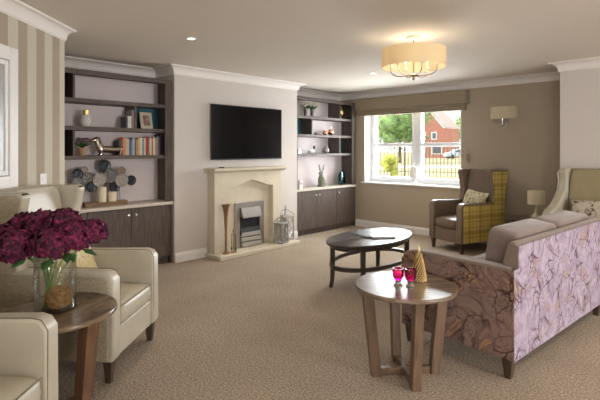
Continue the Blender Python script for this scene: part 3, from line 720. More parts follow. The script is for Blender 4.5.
# ------------------------------------------------------------------ sofa
SF = math.radians(174.5); sf = Vector((math.cos(SF), math.sin(SF))); sl = Vector((-sf.y*-1, sf.x*-1))  # facing, away from the camera
K = Vector((-.920, 2.755)); LEN = 1.66; DEP = .80
cen = K + sf*DEP/2 + Vector((.0957, .995))*LEN/2
sofa = thing('sofa', 'two seater sofa in lilac floral print with mauve cushions, seen from behind', 'sofa', (cen.x, cen.y, 0), SF)
hx, hy = DEP/2, LEN/2
for s in (-1, 1):
    arm = [(-hx+.03, .12), (hx-.01, .12), (hx, .15), (hx-.002, .58), (hx-.03, .635), (hx-.09, .655), (hx-.25, .66), (-hx+.03, .655)]
    y0, y1 = sorted((s*(hy-.006), s*(hy-.12)))
    ao = obj('arm', MB().prism(arm, y0, y1, 'y'), 'velvet_rim', sofa, bev=.018, seg=3)
    pan = [(-hx+.002, .125), (hx-.012, .125), (hx-.010, .585), (hx-.038, .625), (hx-.092, .640), (hx-.25, .645), (-hx+.002, .640)]
    ya, yb = sorted((s*(hy-.006), s*hy))
    obj('outer_panel', MB().prism(pan, ya, yb, 'y'), 'floral_shaded', ao, bev=.004)
    bs = [(-hx+.012, .64), (-hx+.012, .775), (-hx+.025, .793), (-hx+.055, .795), (-hx+.07, .78), (-hx+.10, .66)]
    obj('back_side', MB().prism(bs, min(s*(hy-.077), s*(hy-.065)), max(s*(hy-.077), s*(hy-.065)), 'y'), 'velvet_rim', sofa, bev=.004)
back = [(-hx+.012, .12), (-hx+.012, .78), (-hx+.025, .80), (-hx+.055, .803), (-hx+.075, .785), (-hx+.16, .45), (-hx+.20, .30), (-hx+.20, .12)]
obj('backrest', MB().prism(back, -hy+.072, hy-.072, 'y'), 'velvet_rim', sofa, bev=.012, seg=3)
obj('back_panel', MB().prism([(-hy+.003,.12), (hy-.003,.12), (hy-.003,.650), (hy-.065,.655), (hy-.065,.785), (-hy+.043,.785), (-hy+.043,.655), (-hy+.003,.650)], -hx, -hx+.012, 'x'), 'floral', sofa, bev=.004)
obj('seat_base', MB().box(-hx+.22, hx-.02, -hy+.12, hy-.12, .12, .30), 'velvet_rim', sofa, bev=.01)
cw = (LEN-.25)/2
for s in (-1, 1):
    obj('seat_cushion', padded(.60, cw-.004, .16, .03, .015), 'velvet', sofa, loc=(hx-.31, s*cw/2, .38))
    bc = padded(.20, .675, .41, .04, .0, ez=.2)
    bc = MB().add([tuple(rot('Y', -8) @ Vector(p)) for p in bc.v], bc.f, 0, True)
    obj('back_cushion', bc, 'velvet', sofa, loc=(-hx+.195, .29 if s > 0 else -.39, .637))
for sx in (-1, 1):
    for sy in (-1, 1):
        a = .026; x = sx*(hx-.055); y = sy*(hy-.05)
        vs = [(x-a*.7, y-a*.7, 0), (x+a*.7, y-a*.7, 0), (x+a*.7, y+a*.7, 0), (x-a*.7, y+a*.7, 0), (x-a*1.2, y-a*1.2, .121), (x+a*1.2, y-a*1.2, .121), (x+a*1.2, y+a*1.2, .121), (x-a*1.2, y+a*1.2, .121)]
        obj('leg', MB().add(vs, [(3,2,1,0), (4,5,6,7), (0,1,5,4), (1,2,6,5), (2,3,7,6), (3,0,4,7)]), 'leg_wood', sofa, bev=.003)

# ------------------------------------------------------------------ round side tables
def side_table(label, loc, rz, top, leg, R=.302):
    t = thing('side_table', label, 'side table', loc, rz, 'round side tables')
    obj('tabletop', MB().lathe([(.001,.512), (R-.012,.512), (R-.002,.518), (R,.526), (R-.002,.536), (R-.006,.54), (.001,.54)], 72), top, t)
    for k in range(4):
        Rm = rot('Z', 90*k)
        # broad tapering board, leaning outwards to the top
        p = [(.150, 0), (.207, 0), (.265, .511), (.200, .511)]
        lg = MB().prism(p, -.026, .026, 'y', mat=Rm)
        obj('leg', lg, leg, t, bev=.003)
    for k in range(2):
        obj('foot_rail', MB().box(-.151, .151, -.016, .016, .002+.0*k, .045, mat=rot('Z', 90*k)) if k == 0 else MB().box(-.151, -.017, -.016, .016, .002, .045, mat=rot('Z', 90)).box(.017, .151, -.016, .016, .002, .045, mat=rot('Z', 90)), leg, t, bev=.003)
        obj('top_rail', MB().box(-.18, .18, -.014, .014, .475, .511, mat=rot('Z', 90*k)) if k == 0 else MB().box(-.18, -.015, -.014, .014, .475, .511, mat=rot('Z', 90)).box(.015, .18, -.014, .014, .475, .511, mat=rot('Z', 90)), leg, t, bev=.002)
    return t
tx, ty = RD(.633, 2.752)
side_table('round brown wooden side table in front of the floral sofa', (tx, ty, 0), YAW+math.radians(5), 'table_top', 'table_leg')
lx, ly = RD(-1.238, 2.312)
side_table('round dark-topped side table between the two cream armchairs', (lx, ly, 0), YAW+math.radians(65), 'table_dark_top', 'red_leg', .293)

# tealight glasses and beaded cone on the round table
def at_z(u, v, z):
    t = (u-300)/457; d = (EYE-z)*457/(v-149.5); return RD(t*d, d)
for k, (u, v, lab) in enumerate(((398, 285.5, 'left pink glass tealight holder on the round brown table'), (410.5, 286.5, 'right pink glass tealight holder, beside the gold beaded ornament'))):
    x, y = at_z(u, v, .54)
    t = thing('tealight_holder', lab, 'tealight holder', (x, y, .54), 0, 'pink glass tealight holders')
    obj('cup', MB().lathe([(.001,.036), (.022,.038), (.031,.055), (.033,.08), (.031,.104), (.029,.104), (.030,.08), (.027,.056), (.001,.045)], 24), 'pink_glass', t)
    obj('foot', MB().lathe([(.026,0), (.027,.006), (.017,.014), (.016,.026), (.021,.037), (.001,.037)], 24), 'chrome', t)
    obj('candle', MB().lathe([(.001,.046), (.021,.046), (.021,.06), (.001,.06)], 18), 'candle', t)
x, y = at_z(418.8, 281, .54)
cone = thing('beaded_cone', 'gold beaded cone tree ornament on the round brown table', 'ornament', (x, y, .54))
bd = MB()
for j in range(15):
    z = .010+j*.0125; R0 = .012+.030*max(0, 1-(max(0, z-.03)/.165)**1.25)
    n = max(4, int(2*PI*R0/.0165))
    for k in range(n):
        a = 2*PI*(k+.5*(j % 2))/n; bd.ball((R0*math.cos(a), R0*math.sin(a), z), .0068, 3)
obj('beads', bd, 'gold', cone)
obj('core', MB().lathe([(.036,0), (.038,.04), (.030,.09), (.016,.15), (.006,.19), (.001,.20)], 20), 'leg_wood', cone)
cone.scale = (1, 1, .9)
obj('top_knot', MB().tube([(0,0,.195), (.004,0,.22), (-.002,0,.245)], [.006,.005,.001], 6), 'gold', cone)

# ------------------------------------------------------------------ oval coffee table with magazines
ct = thing('coffee_table', 'oval dark wood coffee table with hoop stretcher in room centre', 'coffee table', (-2.697, 3.885, 0), math.radians(91.8))
A, B = .607, .337
obj('tabletop', MB().lathe([(.001,.435), (.97,.435), (.985,.442), (1.0,.452), (1.0,.460), (.99,.465), (.001,.465)], 80, sx=A, sy=B), 'wenge', ct)
obj('apron', MB().lathe([(.85,.400), (.89,.400), (.89,.4345), (.85,.4345)][::-1] + [(.85,.400)], 72, sx=A, sy=B, close=False), 'wenge', ct)
obj('hoop', MB().lathe([(.87,.215), (.925,.215), (.925,.250), (.87,.250), (.87,.215)], 72, sx=A, sy=B, close=False), 'wenge', ct)
for q in (38, 142, 218, 322):
    a = math.radians(q); x0, y0 = A*.86*math.cos(a), B*.86*math.sin(a)
    dx, dy = math.cos(a), math.sin(a)
    pts = [(x0+dx*o, y0+dy*o, z) for o, z in ((.018,0), (.006,.06), (0,.16), (0,.4345))]
    obj('leg', MB().tube(pts, [.024,.026,.030,.032], 4), 'wenge', ct)
def flat_mag(label, u, v, w, h, th, ang, mats, name='magazine', z=.465, cat='magazine'):
    x, y = at_z(u, v, z); o = obj(name, MB().box(-w/2, w/2, -h/2, h/2, 0, th*.15, 0).box(-w/2+.003, w/2-.002, -h/2+.003, h/2-.003, th*.15, th*.85, 1).box(-w/2, w/2, -h/2, h/2, th*.85, th, 0), mats)
    o.location = (x, y, z); o.rotation_euler[2] = ang; return tag(o, label, cat, 'reading matter on the coffee table')
flat_mag('dark magazine fanned out at the left on the oval coffee table', 361, 235, .22, .29, .006, YAW+.9, ['wenge', 'paper'])
flat_mag('dark magazine overlapping the others on the coffee table', 367, 234.6, .20, .27, .010, YAW+.55, ['black_plastic', 'paper'], z=.4715)
flat_mag('grey-covered book lying right of the fanned magazines', 382, 237.2, .24, .15, .018, YAW+.10, ['pewter', 'paper'], 'book', z=.4655, cat='book')

# ------------------------------------------------------------------ lamp table between the chairs
sx_, sy_ = at_z(525, 219, .50)
lt = thing('lamp_table', 'small round dark table in the corner under the table lamp', 'side table', (-1.86, 6.02, 0))
obj('tabletop', MB().lathe([(.001,.48), (.25,.48), (.262,.49), (.262,.50), (.255,.505), (.001,.505)], 48), 'wenge', lt)
obj('pedestal', MB().lathe([(.17,0), (.17,.015), (.04,.03), (.025,.08), (.025,.42), (.08,.48)], 32), 'wenge', lt)
tl = thing('table_lamp', 'cream table lamp with drum shade on the small dark round table', 'lamp', (-1.765, 6.05, .505))
obj('base', MB().lathe([(.055,0), (.062,.012), (.060,.028), (.030,.055), (.018,.09), (.022,.115), (.012,.135), (.008,.15), (.008,.19), (.001,.19)], 28), 'ceramic', tl)
obj('lamp_shade', MB().lathe([(.098,.175), (.100,.34), (.097,.34), (.095,.175)], 40, close=False), 'shade_off', tl)
obj('shade_carrier', MB().tube([(-.097,0,.30), (.097,0,.30)], .002, 5).tube([(0,0,.19), (0,0,.30)], .004, 6), 'brass', tl)

# ------------------------------------------------------------------ vase of hydrangeas
vx, vy = RD(-1.245, 2.325)
vs_ = thing('glass_vase', 'clear glass cylinder vase with golden moss on the left side table', 'vase', (vx, vy, .54))
obj('glass_body', MB().lathe([(.001,0), (.092,0), (.097,.006), (.097,.285), (.094,.285), (.094,.010), (.001,.010)], 48), 'vase_glass', vs_)
ms = MB()
for k in range(320):
    a = random.uniform(0, 2*PI); b = random.uniform(-1, 1)
    p = Vector((.026, -.014, .064)); R0 = Vector((.062, .060, .056))
    pts = []
    for i in range(4):
        aa = a+i*.45; bb = max(-1, min(1, b+.3*math.sin(i+k)))
        q = math.sqrt(1-bb*bb); pts.append(p+Vector((R0.x*q*math.cos(aa), R0.y*q*math.sin(aa), R0.z*bb))*random.uniform(.85, 1.05))
    ms.tube(pts, .0016, 4)
ms.ball((.022,-.018,.058), .046, 8, sx=1.05, sz=.92)
mo = obj('moss_ball', ms, 'moss'); mo.location = (vx, vy, .54); mo.rotation_euler[2] = YAW
tag(mo, 'tangled golden brown moss lying inside the glass vase', 'moss')
def hydrangea(c, R0, label, base):
    """c: flower head centre in (right, away, up) from the vase foot centre"""
    t = thing('hydrangea', label, 'flower', (vx, vy, .54), YAW, 'hydrangeas in the glass vase')
    c = Vector(c); pet = MB(); n = int(66*(R0/.085)**2)
    for i in range(n):
        zc = 1-2*(i+.5)/n; 
        if zc < -.72: continue
        ph = i*2.39996; q = math.sqrt(1-zc*zc); nrm = Vector((q*math.cos(ph), q*math.sin(ph), zc))
        nrm = (nrm+Vector((random.uniform(-.3,.3), random.uniform(-.3,.3), random.uniform(-.3,.3)))).normalized()
        p = c+Vector((nrm.x*R0, nrm.y*R0, nrm.z*R0*.86))*random.uniform(.86, 1.06)
        a = nrm.cross(Vector((.3,.2,1))).normalized(); b = nrm.cross(a); w = random.uniform(0, PI)
        for k in range(4):
            d = a*math.cos(w+k*PI/2)+b*math.sin(w+k*PI/2)
            pet.leaf(p, d+nrm*random.uniform(-.1, .35), random.uniform(.026, .036), .032, nrm, 0, .1)
    pet.ball(c, R0*.80, 8, sz=.86)
    obj('flower_head', pet, 'petal', t)
    b0 = Vector(base)
    mid_ = (b0+c)/2; mid_ = Vector((mid_.x*.45, mid_.y*.45, .20))
    obj('stem', MB().tube([b0, (b0+mid_)/2+Vector((0,0,.01)), mid_, (mid_*.45+c*.55), c-Vector((0,0,R0*.6))], .0045, 6), 'stem', t)
    lf = MB()
    for s in (0, 1):
        d = Vector((c.x+random.uniform(-.06,.06), c.y+random.uniform(-.06,.06)-.03, -.015*s-.02)); 
        if d.length < .03: d = Vector((.05,-.05,-.02))
        lf.leaf(mid_*.35+c*.65+Vector((0,0,-.02)), d+Vector((0,-.07*s,-.02)), .085, .06, (0,0,1), 0, .2)
    obj('leaf', lf, 'leaf', t)
heads = [((-.20,.08,.40), .085, 'magenta hydrangea at the back left of the bunch'),
         ((-.26,.00,.36), .080, 'magenta hydrangea at the far left, cut by the picture edge'),
         ((-.155,-.07,.335), .095, 'magenta hydrangea hanging low at the left of the vase'),
         ((-.085,.04,.415), .095, 'magenta hydrangea at the top left of the bunch'),
         ((.035,.02,.425), .090, 'magenta hydrangea at the top centre of the bunch'),
         ((.025,-.09,.345), .085, 'magenta hydrangea low in the front centre, over the vase rim'),
         ((.115,-.04,.375), .088, 'magenta hydrangea right of centre in the bunch'),
         ((.172,.04,.385), .072, 'magenta hydrangea at the far right of the bunch')]
for i, (c, R0, lab) in enumerate(heads):
    a = 2*PI*i/8; hydrangea(c, R0, lab, (-.035+.018*math.cos(a), -.01+.018*math.sin(a), .013))

# ------------------------------------------------------------------ things on the left shelves
def pos(z, u, x):
    """room y where image column u meets the shelf line x"""
    t = (u-300)/457; return x*(SA*t+CA)/(CA*t-SA)
SX = -5.02
def book(y0, w, h, d, cov, label, z, group, x=SX, lean=0):
    mb = MB().box(-d, 0, 0, .002, 0, h, 0).box(-d, 0, w-.002, w, 0, h, 0).box(-.002, 0, .002, w-.002, 0, h, 0).box(-d+.004, -.002, .002, w-.002, .003, h-.004, 1)
    o = obj('book', mb, [cov, 'paper']); o.location = (x, y0, z); o.rotation_euler[0] = lean
    return tag(o, label, 'book', group)
bc_ = {'charcoal': (.05,.045,.05), 'brown': (.14,.08,.05), 'orange': (.62,.22,.07), 'pale grey': (.45,.42,.40), 'navy': (.03,.05,.09), 'slate blue': (.14,.20,.28), 'tan': (.42,.25,.14), 'yellow': (.60,.42,.14), 'white': (.68,.66,.63), 'sky blue': (.30,.38,.45), 'cream': (.60,.52,.40), 'red': (.45,.03,.04), 'rust': (.40,.12,.06), 'ivory': (.66,.60,.48), 'black': (.02,.02,.025), 'grey': (.25,.24,.24), 'beige': (.50,.42,.32), 'maroon': (.16,.03,.04), 'olive': (.20,.19,.08), 'teal': (.04,.18,.20), 'mustard': (.45,.28,.05), 'purple': (.12,.06,.16)}
for k, c in bc_.items(): M['bk_'+k] = plain('book_cover_'+k.replace(' ', '_'), c, .5)
row = ['charcoal', 'brown', 'orange', 'beige', 'pale grey', 'navy', 'slate blue', 'sky blue', 'maroon', 'tan', 'yellow', 'white', 'teal', 'cream', 'red', 'olive', 'ivory', 'rust', 'white', 'mustard', 'grey', 'purple', 'black', 'charcoal']
hts = [.165,.175,.20,.19,.185,.195,.17,.20,.19,.18,.20,.205,.185,.20,.215,.19,.205,.20,.215,.20,.22,.21,.24,.225]
yy = pos(0, 119, -4.97); yend = pos(0, 163.5, -4.97); seenc = {}
ws = [.020,.022,.030,.022,.018,.016,.020,.026,.014,.024,.022,.026,.014,.026,.028,.014,.026,.016,.026,.020,.020,.018,.026,.018]
kf = (yend-yy-.018*.001)/sum(ws)
ordl = {('white',1): 'first white book, between the yellow and teal ones', ('white',2): 'second white book, just left of the mustard one', ('charcoal',1): 'charcoal book at the left end of the long row by the silver dog', ('charcoal',2): 'charcoal book at the right end of the long row of books'}
for c, h, w in zip(row, hts, ws):
    seenc[c] = seenc.get(c, 0)+1
    lab = ordl.get((c, seenc[c]), c+' spined book in the long row on the bookcase shelf')
    book(yy, w*kf*.985, h, .14, 'bk_'+c, lab, 1.285, 'books in the long row on the left bookcase', x=-4.97)
    yy += w*kf
for u0, u1, h, c, lab in ((125.8, 127.6, .125, 'charcoal', 'small charcoal book at the left of the short row beside the divider'), (127.8, 131.4, .135, 'white', 'short white book in the short row left of the divider'), (131.6, 133.6, .20, 'grey', 'tall grey book in the short row left of the divider'), (133.8, 135.6, .21, 'pale grey', 'tall pale grey book tight against the divider')):
    a, b = pos(0, u0, -4.915), pos(0, u1, -4.915)
    book(a, b-a, h, .13, 'bk_'+c, lab, 1.59, 'books in the short row beside the photo frame', x=-4.915)
pf = thing('photo_frame', 'cream framed family photo leaning in the teal cubby', 'photo frame', (-4.99, pos(0, 147.5, -4.97), 1.592), math.radians(4))
m_ = rot('Y', -12)
fo = MB()
w, h = .155, .195
for b in ((0,.014,-w/2,w/2,0,.035), (0,.014,-w/2,w/2,h-.035,h), (0,.014,-w/2,-w/2+.035,.035,h-.035), (0,.014,w/2-.035,w/2,.035,h-.035)): fo.box(*b, mat=m_)
obj('frame', fo, 'frame_cream', pf)
obj('photo', MB().box(.002, .006, -w/2+.035, w/2-.035, .035, h-.035, mat=m_), 'photo', pf)
obj('easel_back', MB().prism([(-.08,.0), (-.074,.0), (-.02,.12), (-.028,.12)], -.015, .015, 'y'), 'frame_cream', pf)
wvs = thing('pinecone_vase', 'white petal-textured vase with gold neck on the upper left shelf', 'vase', (-4.99, pos(0, 86, -4.98), 1.59))
vb = MB().lathe([(.022,0), (.035,.012), (.05,.05), (.048,.085), (.032,.12), (.028,.13)], 24)
for j in range(6):
    for k in range(9):
        a = 2*PI*(k+.5*(j % 2))/9; R0 = [.034,.047,.051,.048,.040,.032][j]
        vb.leaf((R0*math.cos(a), R0*math.sin(a), .008+j*.019), (math.cos(a)*.3, math.sin(a)*.3, 1), .034, .028, (-math.cos(a), -math.sin(a), .2))
obj('body', vb, 'white_ceramic', wvs)
obj('neck', MB().lathe([(.027,.128), (.026,.15), (.031,.178), (.028,.178), (.023,.15), (.022,.128)], 24), 'gold', wvs)
def potted(name, label, loc, pr, ph, potm, flm, n, spread, hgt, leafy=30, group=None):
    t = thing(name, label, 'potted plant', loc, 0, group)
    obj('pot', MB().lathe([(pr*.72,0), (pr,ph*.9), (pr*1.08,ph*.9), (pr*1.08,ph), (pr*.9,ph), (pr*.85,ph*.85), (.001,ph*.85)], 24), potm, t)
    lf = MB(); fl_ = MB()
    for i in range(leafy):
        a = random.uniform(0, 2*PI); lf.leaf((0,0,ph*.85), (math.cos(a)*spread*random.uniform(.5,1.2), math.sin(a)*spread*random.uniform(.5,1.2), hgt*random.uniform(.5,1)), random.uniform(.6,1)*math.hypot(spread, hgt), .022, (0,0,1))
    for i in range(n):
        a = random.uniform(0, 2*PI); q = spread*math.sqrt(random.random()); c = Vector((q*math.cos(a), q*math.sin(a), ph+hgt*random.uniform(.5,1)))
        for k in range(5):
            b = 2*PI*k/5; fl_.leaf(c, (math.cos(b), math.sin(b), .4), .02, .016)
        fl_.ball(c, .008, 4)
    obj('foliage', lf, 'leaf', t); obj('blossom', fl_, flm, t)
potted('potted_plant', 'small purple-leaved plant in a terracotta pot beside the silver dog', (-4.99, pos(0, 82.0, -4.99), 1.285), .044, .085, 'terracotta', 'purple_flower', 40, .065, .10, 44)
# silver dog figure: long low body, head to the left
dog = MB(); DG = Matrix.Diagonal((1.15,1.15,1.12,1))
yc = pos(0, 107, -4.98)
dog.tube([(0,-.085,.105), (0,-.075,.06), (0,-.02,.060), (0,.05,.055), (0,.115,.058), (0,.135,.045)], [.026,.038,.034,.033,.036,.020], 12)
dog.tube([(0,-.075,.07), (0,-.095,.115), (0,-.105,.145)], [.036,.030,.026], 10)
dog.tube([(0,-.085,.150), (0,-.110,.153), (0,-.145,.143), (0,-.163,.140)], [.022,.028,.018,.013], 10)
for s in (-1, 1):
    dog.tube([(s*.018,-.098,.160), (s*.026,-.088,.138), (s*.026,-.088,.112)], [.006,.013,.004], 6)
    for y0 in (-.065, .115):
        dog.tube([(s*.018,y0,.055), (s*.022,y0-.005,.028), (s*.022,y0-.004,.008), (s*.022,y0-.022,.006)], [.018,.012,.009,.008], 8)
dog.tube([(0,.135,.055), (0,.16,.075), (0,.168,.095)], [.009,.007,.003], 6)
d_ = obj('dog_figurine', MB().add(dog.v, dog.f, 0, True, DG), 'dog_silver', loc=(-4.98, yc+.012, 1.285)); tag(d_, 'polished silver long-bodied dog figure in front of the books', 'figurine')
# metal disc sculpture on wooden block
zw = .735
sx0 = -5.0
scu = thing('disc_sculpture', 'sculpture of overlapping dark and silver metal discs on the left worktop', 'sculpture', (0, 0, 0))
def yz(u, v, x):
    t = (u-300)/457; y = pos(0, u, x); d = -SA*x+CA*y; return y, EYE-(v-149.5)/457*d
ya, _ = yz(84.5, 203, -4.96); yb, _ = yz(127, 203, -4.96)
obj('block', MB().box(-5.02, -4.94, ya, yb, zw, zw+.05), 'block_wood', scu, bev=.003)
discs = [(148,125,20,'bronze_disc'), (165,185,42,'speckle_disc'), (190,228,28,'slate_disc'), (238,182,35,'pale_disc'), (278,97,32,'slate_disc'), (312,158,40,'speckle_disc'), (375,130,24,'bronze_disc'), (375,185,36,'pale_disc'), (440,187,28,'slate_disc'), (335,228,30,'slate_disc'), (105,148,28,'slate_disc'), (100,195,24,'speckle_disc')]
for i, (px, py, pr, m) in enumerate(discs):
    y, z = yz(60+px/6.16, 150+py/6.16, -5.02); R0 = pr/6.16/457*5.05*1.16
    obj('disc', MB().lathe([(.001,.006), (R0*.5,.003), (R0*.9,.004), (R0,.009), (R0,.005), (R0*.9,0), (R0*.5,-.002), (.001,.001)], 28, mat=T(-5.03+.009*(i % 4), y, z) @ rot('Y', 90)), m, scu)
rods = MB()
for px in (190, 207, 217, 350, 366):
    y, z = yz(60+px/6.16, 150+235/6.16, -5.0); rods.tube([(-4.985, y, zw+.04), (-5.0, y, z)], .003, 6)
rods.tube([(-5.04, yz(75, 175, -5.03)[0], 1.07), (-5.04, yz(132, 181, -5.03)[0], 1.03)], .003, 6).tube([(-5.04, yz(93, 187, -5.03)[0], .98), (-5.04, yz(105, 165, -5.03)[0], 1.17)], .003, 6).tube([(-5.04, yz(114, 188, -5.03)[0], .98), (-5.04, yz(121, 171, -5.03)[0], 1.12)], .003, 6)
obj('rod', rods, 'bronze_disc', scu)
for u0, u1, v0, lab in ((97.3, 105.5, 186.8, 'taller ivory pillar candle on the wooden block of the disc sculpture'), (107.2, 115.8, 191.6, 'shorter ivory pillar candle on the wooden block of the disc sculpture')):
    y, z = yz((u0+u1)/2, v0, -4.97); R0 = (u1-u0)/2/457*4.95
    c_ = thing('pillar_candle', lab, 'candle', (-4.955+0, y, zw+.05), 0, 'pillar candles')
    hh = z-zw-.05
    obj('wax', MB().lathe([(R0,0), (R0,hh-.004), (R0*.9,hh), (R0*.75,hh-.008), (.001,hh-.012)], 28), 'candle', c_)
    obj('wick', MB().tube([(0,0,hh-.012), (.001,0,hh+.006)], .0012, 5), 'black_plastic', c_)

# ------------------------------------------------------------------ things on the right shelves
def rp(u, x=-5.02): return pos(0, u, x)
for k, (u, lab) in enumerate(((306.2, 'left dark metal pot of cream flowers on the top right shelf'), (312.8, 'right dark metal pot of cream flowers on the top right shelf'))):
    potted('flower_pot', lab, (-5.02, rp(u), 1.88), .045, .13, 'pewter', 'cream_flower', 34, .085, .11, 26, 'dark pots of cream flowers')
go = thing('gold_leaf_ornament', 'gold leaf-shaped ornament on a stand in the top cubby', 'ornament', (-5.0, rp(341, -5.0), 1.88))
obj('stand', MB().lathe([(.035,0), (.036,.008), (.008,.02), (.007,.05)], 20), 'gold', go)
obj('leaf_body', MB().lathe([(.008,.05), (.038,.085), (.044,.13), (.034,.18), (.001,.235)], 20), 'gold', go)
wb_ = obj('white_bottle', MB().lathe([(.022,0), (.024,.004), (.020,.05), (.008,.075), (.007,.10), (.009,.10), (.001,.10)], 20), 'white_ceramic', loc=(-5.0, rp(312, -5.0), 1.59)); tag(wb_, 'small white bottle right of the teal cubby on the right bookcase', 'bottle')
gb = obj('grey_bowl', MB().lathe([(.02,0), (.038,.02), (.046,.045), (.042,.045), (.034,.022), (.001,.01)], 24), 'grey_vase', loc=(-5.0, rp(317, -5.0), 1.59)); tag(gb, 'small grey bowl between white bottle and copper ornaments', 'bowl')
for u, sc_, lab in ((324.8, .85, 'smaller copper apple ornament on the left of the pair'), (330.6, 1.15, 'larger copper apple ornament with stem, right of the pair')):
    t = thing('copper_apple', lab, 'ornament', (-5.0, rp(u, -5.0), 1.59), 0, 'copper apple ornaments')
    obj('fruit', MB().lathe([(.001,.006*sc_), (.02*sc_,0), (.045*sc_,.025*sc_), (.050*sc_,.055*sc_), (.036*sc_,.085*sc_), (.012*sc_,.09*sc_), (.001,.078*sc_)], 24), 'copper', t)
    obj('stalk', MB().tube([(0,0,.078*sc_), (.0,.006,.10*sc_), (.0,.02,.115*sc_)], .004, 6), 'copper', t)
sb = thing('carriage_clock', 'small silver box ornament at the left end of the third right shelf', 'ornament', (-4.98, rp(299, -4.98), 1.285))
obj('case', MB().box(-.02, .02, -.022, .022, 0, .075), 'silver', sb, bev=.003)
obj('face', MB().box(.0202, .022, -.014, .014, .03, .062), 'black_plastic', sb)
dk = thing('duck_figurine', 'white and dark brown duck figure on the third right shelf', 'figurine', (-5.0, rp(311.5, -5.0), 1.285))
obj('body', MB().ball((0,0,.040), .04, 10, sy=1.9, sz=.95).tube([(0,-.06,.05), (0,-.10,.066)], [.02,.004], 8), 'white_ceramic', dk)
obj('head', MB().tube([(0,.05,.055), (0,.062,.085), (0,.062,.10)], [.018,.014,.014], 10).ball((0,.066,.107), .019, 8).tube([(0,.08,.105), (0,.105,.10)], [.008,.004], 6), 'duck_dark', dk)
rv = obj('round_vase', MB().lathe([(.022,0), (.05,.025), (.056,.05), (.045,.085), (.020,.10), (.016,.118), (.020,.13), (.014,.13), (.001,.10)], 28), 'grey_vase', loc=(-5.0, rp(326, -5.0), 1.285)); tag(rv, 'round mottled grey vase left of the teal cubby divider', 'vase')
fc = thing('table_clock', 'small white framed clock at the left end of the right worktop', 'clock', (-4.92, rp(300.2, -4.92), zw))
obj('case', MB().prism([(-.035, 0), (.035, 0), (.035, .10), (.02, .135), (-.02, .135), (-.035, .10)], -.02, .02, 'x'), 'white_ceramic', fc, bev=.004)
obj('face', MB().lathe([(.001,.0205), (.022,.0205), (.022,.023), (.001,.023)], 20, mat=T(0,0,.085) @ rot('Y', 90)), 'brass', fc)
# sitting hare
hr = MB()
hr.tube([(0,.012,.0), (0,.015,.05), (0,.004,.11), (0,-.006,.15), (0,-.008,.18)], [.036,.046,.036,.022,.019], 14)
hr.ball((0,.03,.035), .038, 8, sy=1.2)
hr.tube([(0,-.004,.185), (0,-.03,.182), (0,-.045,.176)], [.022,.018,.010], 10)
for s in (-1, 1):
    hr.tube([(s*.008,-.0,.195), (s*.014,.0+s*.012,.235), (s*.016,.002+s*.024,.285), (s*.014,.002+s*.026,.305)], [.007,.012,.010,.003], 8, flat=.5)
    hr.tube([(s*.018,-.010,.12), (s*.018,-.022,.06), (s*.018,-.024,.008), (s*.018,-.04,.006)], [.014,.011,.009,.009], 8)
    hr.tube([(s*.03,.02,.01), (s*.03,-.02,.009)], [.012,.010], 8)
hr.ball((0,.075,.04), .014, 6)
h_ = obj('hare_figurine', hr, 'hare', loc=(-5.0, rp(321.5, -5.0), zw)); tag(h_, 'upright green-brown sitting hare figure on the right worktop', 'figurine')
h_.rotation_euler[2] = .2; h_.scale = (1.6, 1.6, 1.22)
tg = obj('glass_bottle', MB().lathe([(.001,0), (.85,0), (1,.02), (1.02,.12), (.95,.19), (.6,.225), (.30,.24), (.30,.255), (.36,.26), (.22,.26), (.25,.23), (.85,.19), (.9,.03), (.001,.012)], 36, sx=.035, sy=.088), 'teal_glass', loc=(-4.99, rp(342.5, -4.99)-.02, zw)); tag(tg, 'flat teal glass bottle at the right end of the right worktop', 'bottle')

# ------------------------------------------------------------------ outside
def ground_at(d, u, z=0): t = (u-300)/457; return RD(t*d, d)
struct('ground', MB().box(-140, 60, YB+.32, 200, -.3, 0), 'grass')
def strip(name, d0, d1, lab):
    q = [ground_at(d0, 350), ground_at(d0, 480), ground_at(d1, 480), ground_at(d1, 350)]
    struct(name, MB().prism(q, 0, .02, 'z'), 'path')
strip('path', 33, 38, ''); strip('kerb_path', 17.5, 20, '')
fe = thing('garden_fence', 'dark vertical-bar metal fence beyond the window', 'fence', (0, 0, 0))
fa = Vector(ground_at(23.5, 345)); fb = Vector(ground_at(21.0, 490)); fd = (fb-fa); n = int(fd.length/.165)
bars = MB()
ang = math.atan2(fd.y, fd.x)
for i in range(n+1):
    p = fa+fd*i/n; bars.box(-.016, .016, -.016, .016, .05, 1.78, mat=T(p.x, p.y, 0) @ rot('Z', math.degrees(ang)))
obj('bars', bars, 'fence', fe)
for z in (.25, 1.6): obj('rail', MB().box(0, fd.length, -.015, .015, z, z+.03, mat=T(fa.x, fa.y, 0) @ rot('Z', math.degrees(ang))), 'fence', fe)
for i in range(0, n+1, 18):
    p = fa+fd*i/n; obj('post', MB().box(-.045, .045, -.045, .045, 0, 1.9, mat=T(p.x, p.y, 0) @ rot('Z', math.degrees(ang))), 'fence', fe)
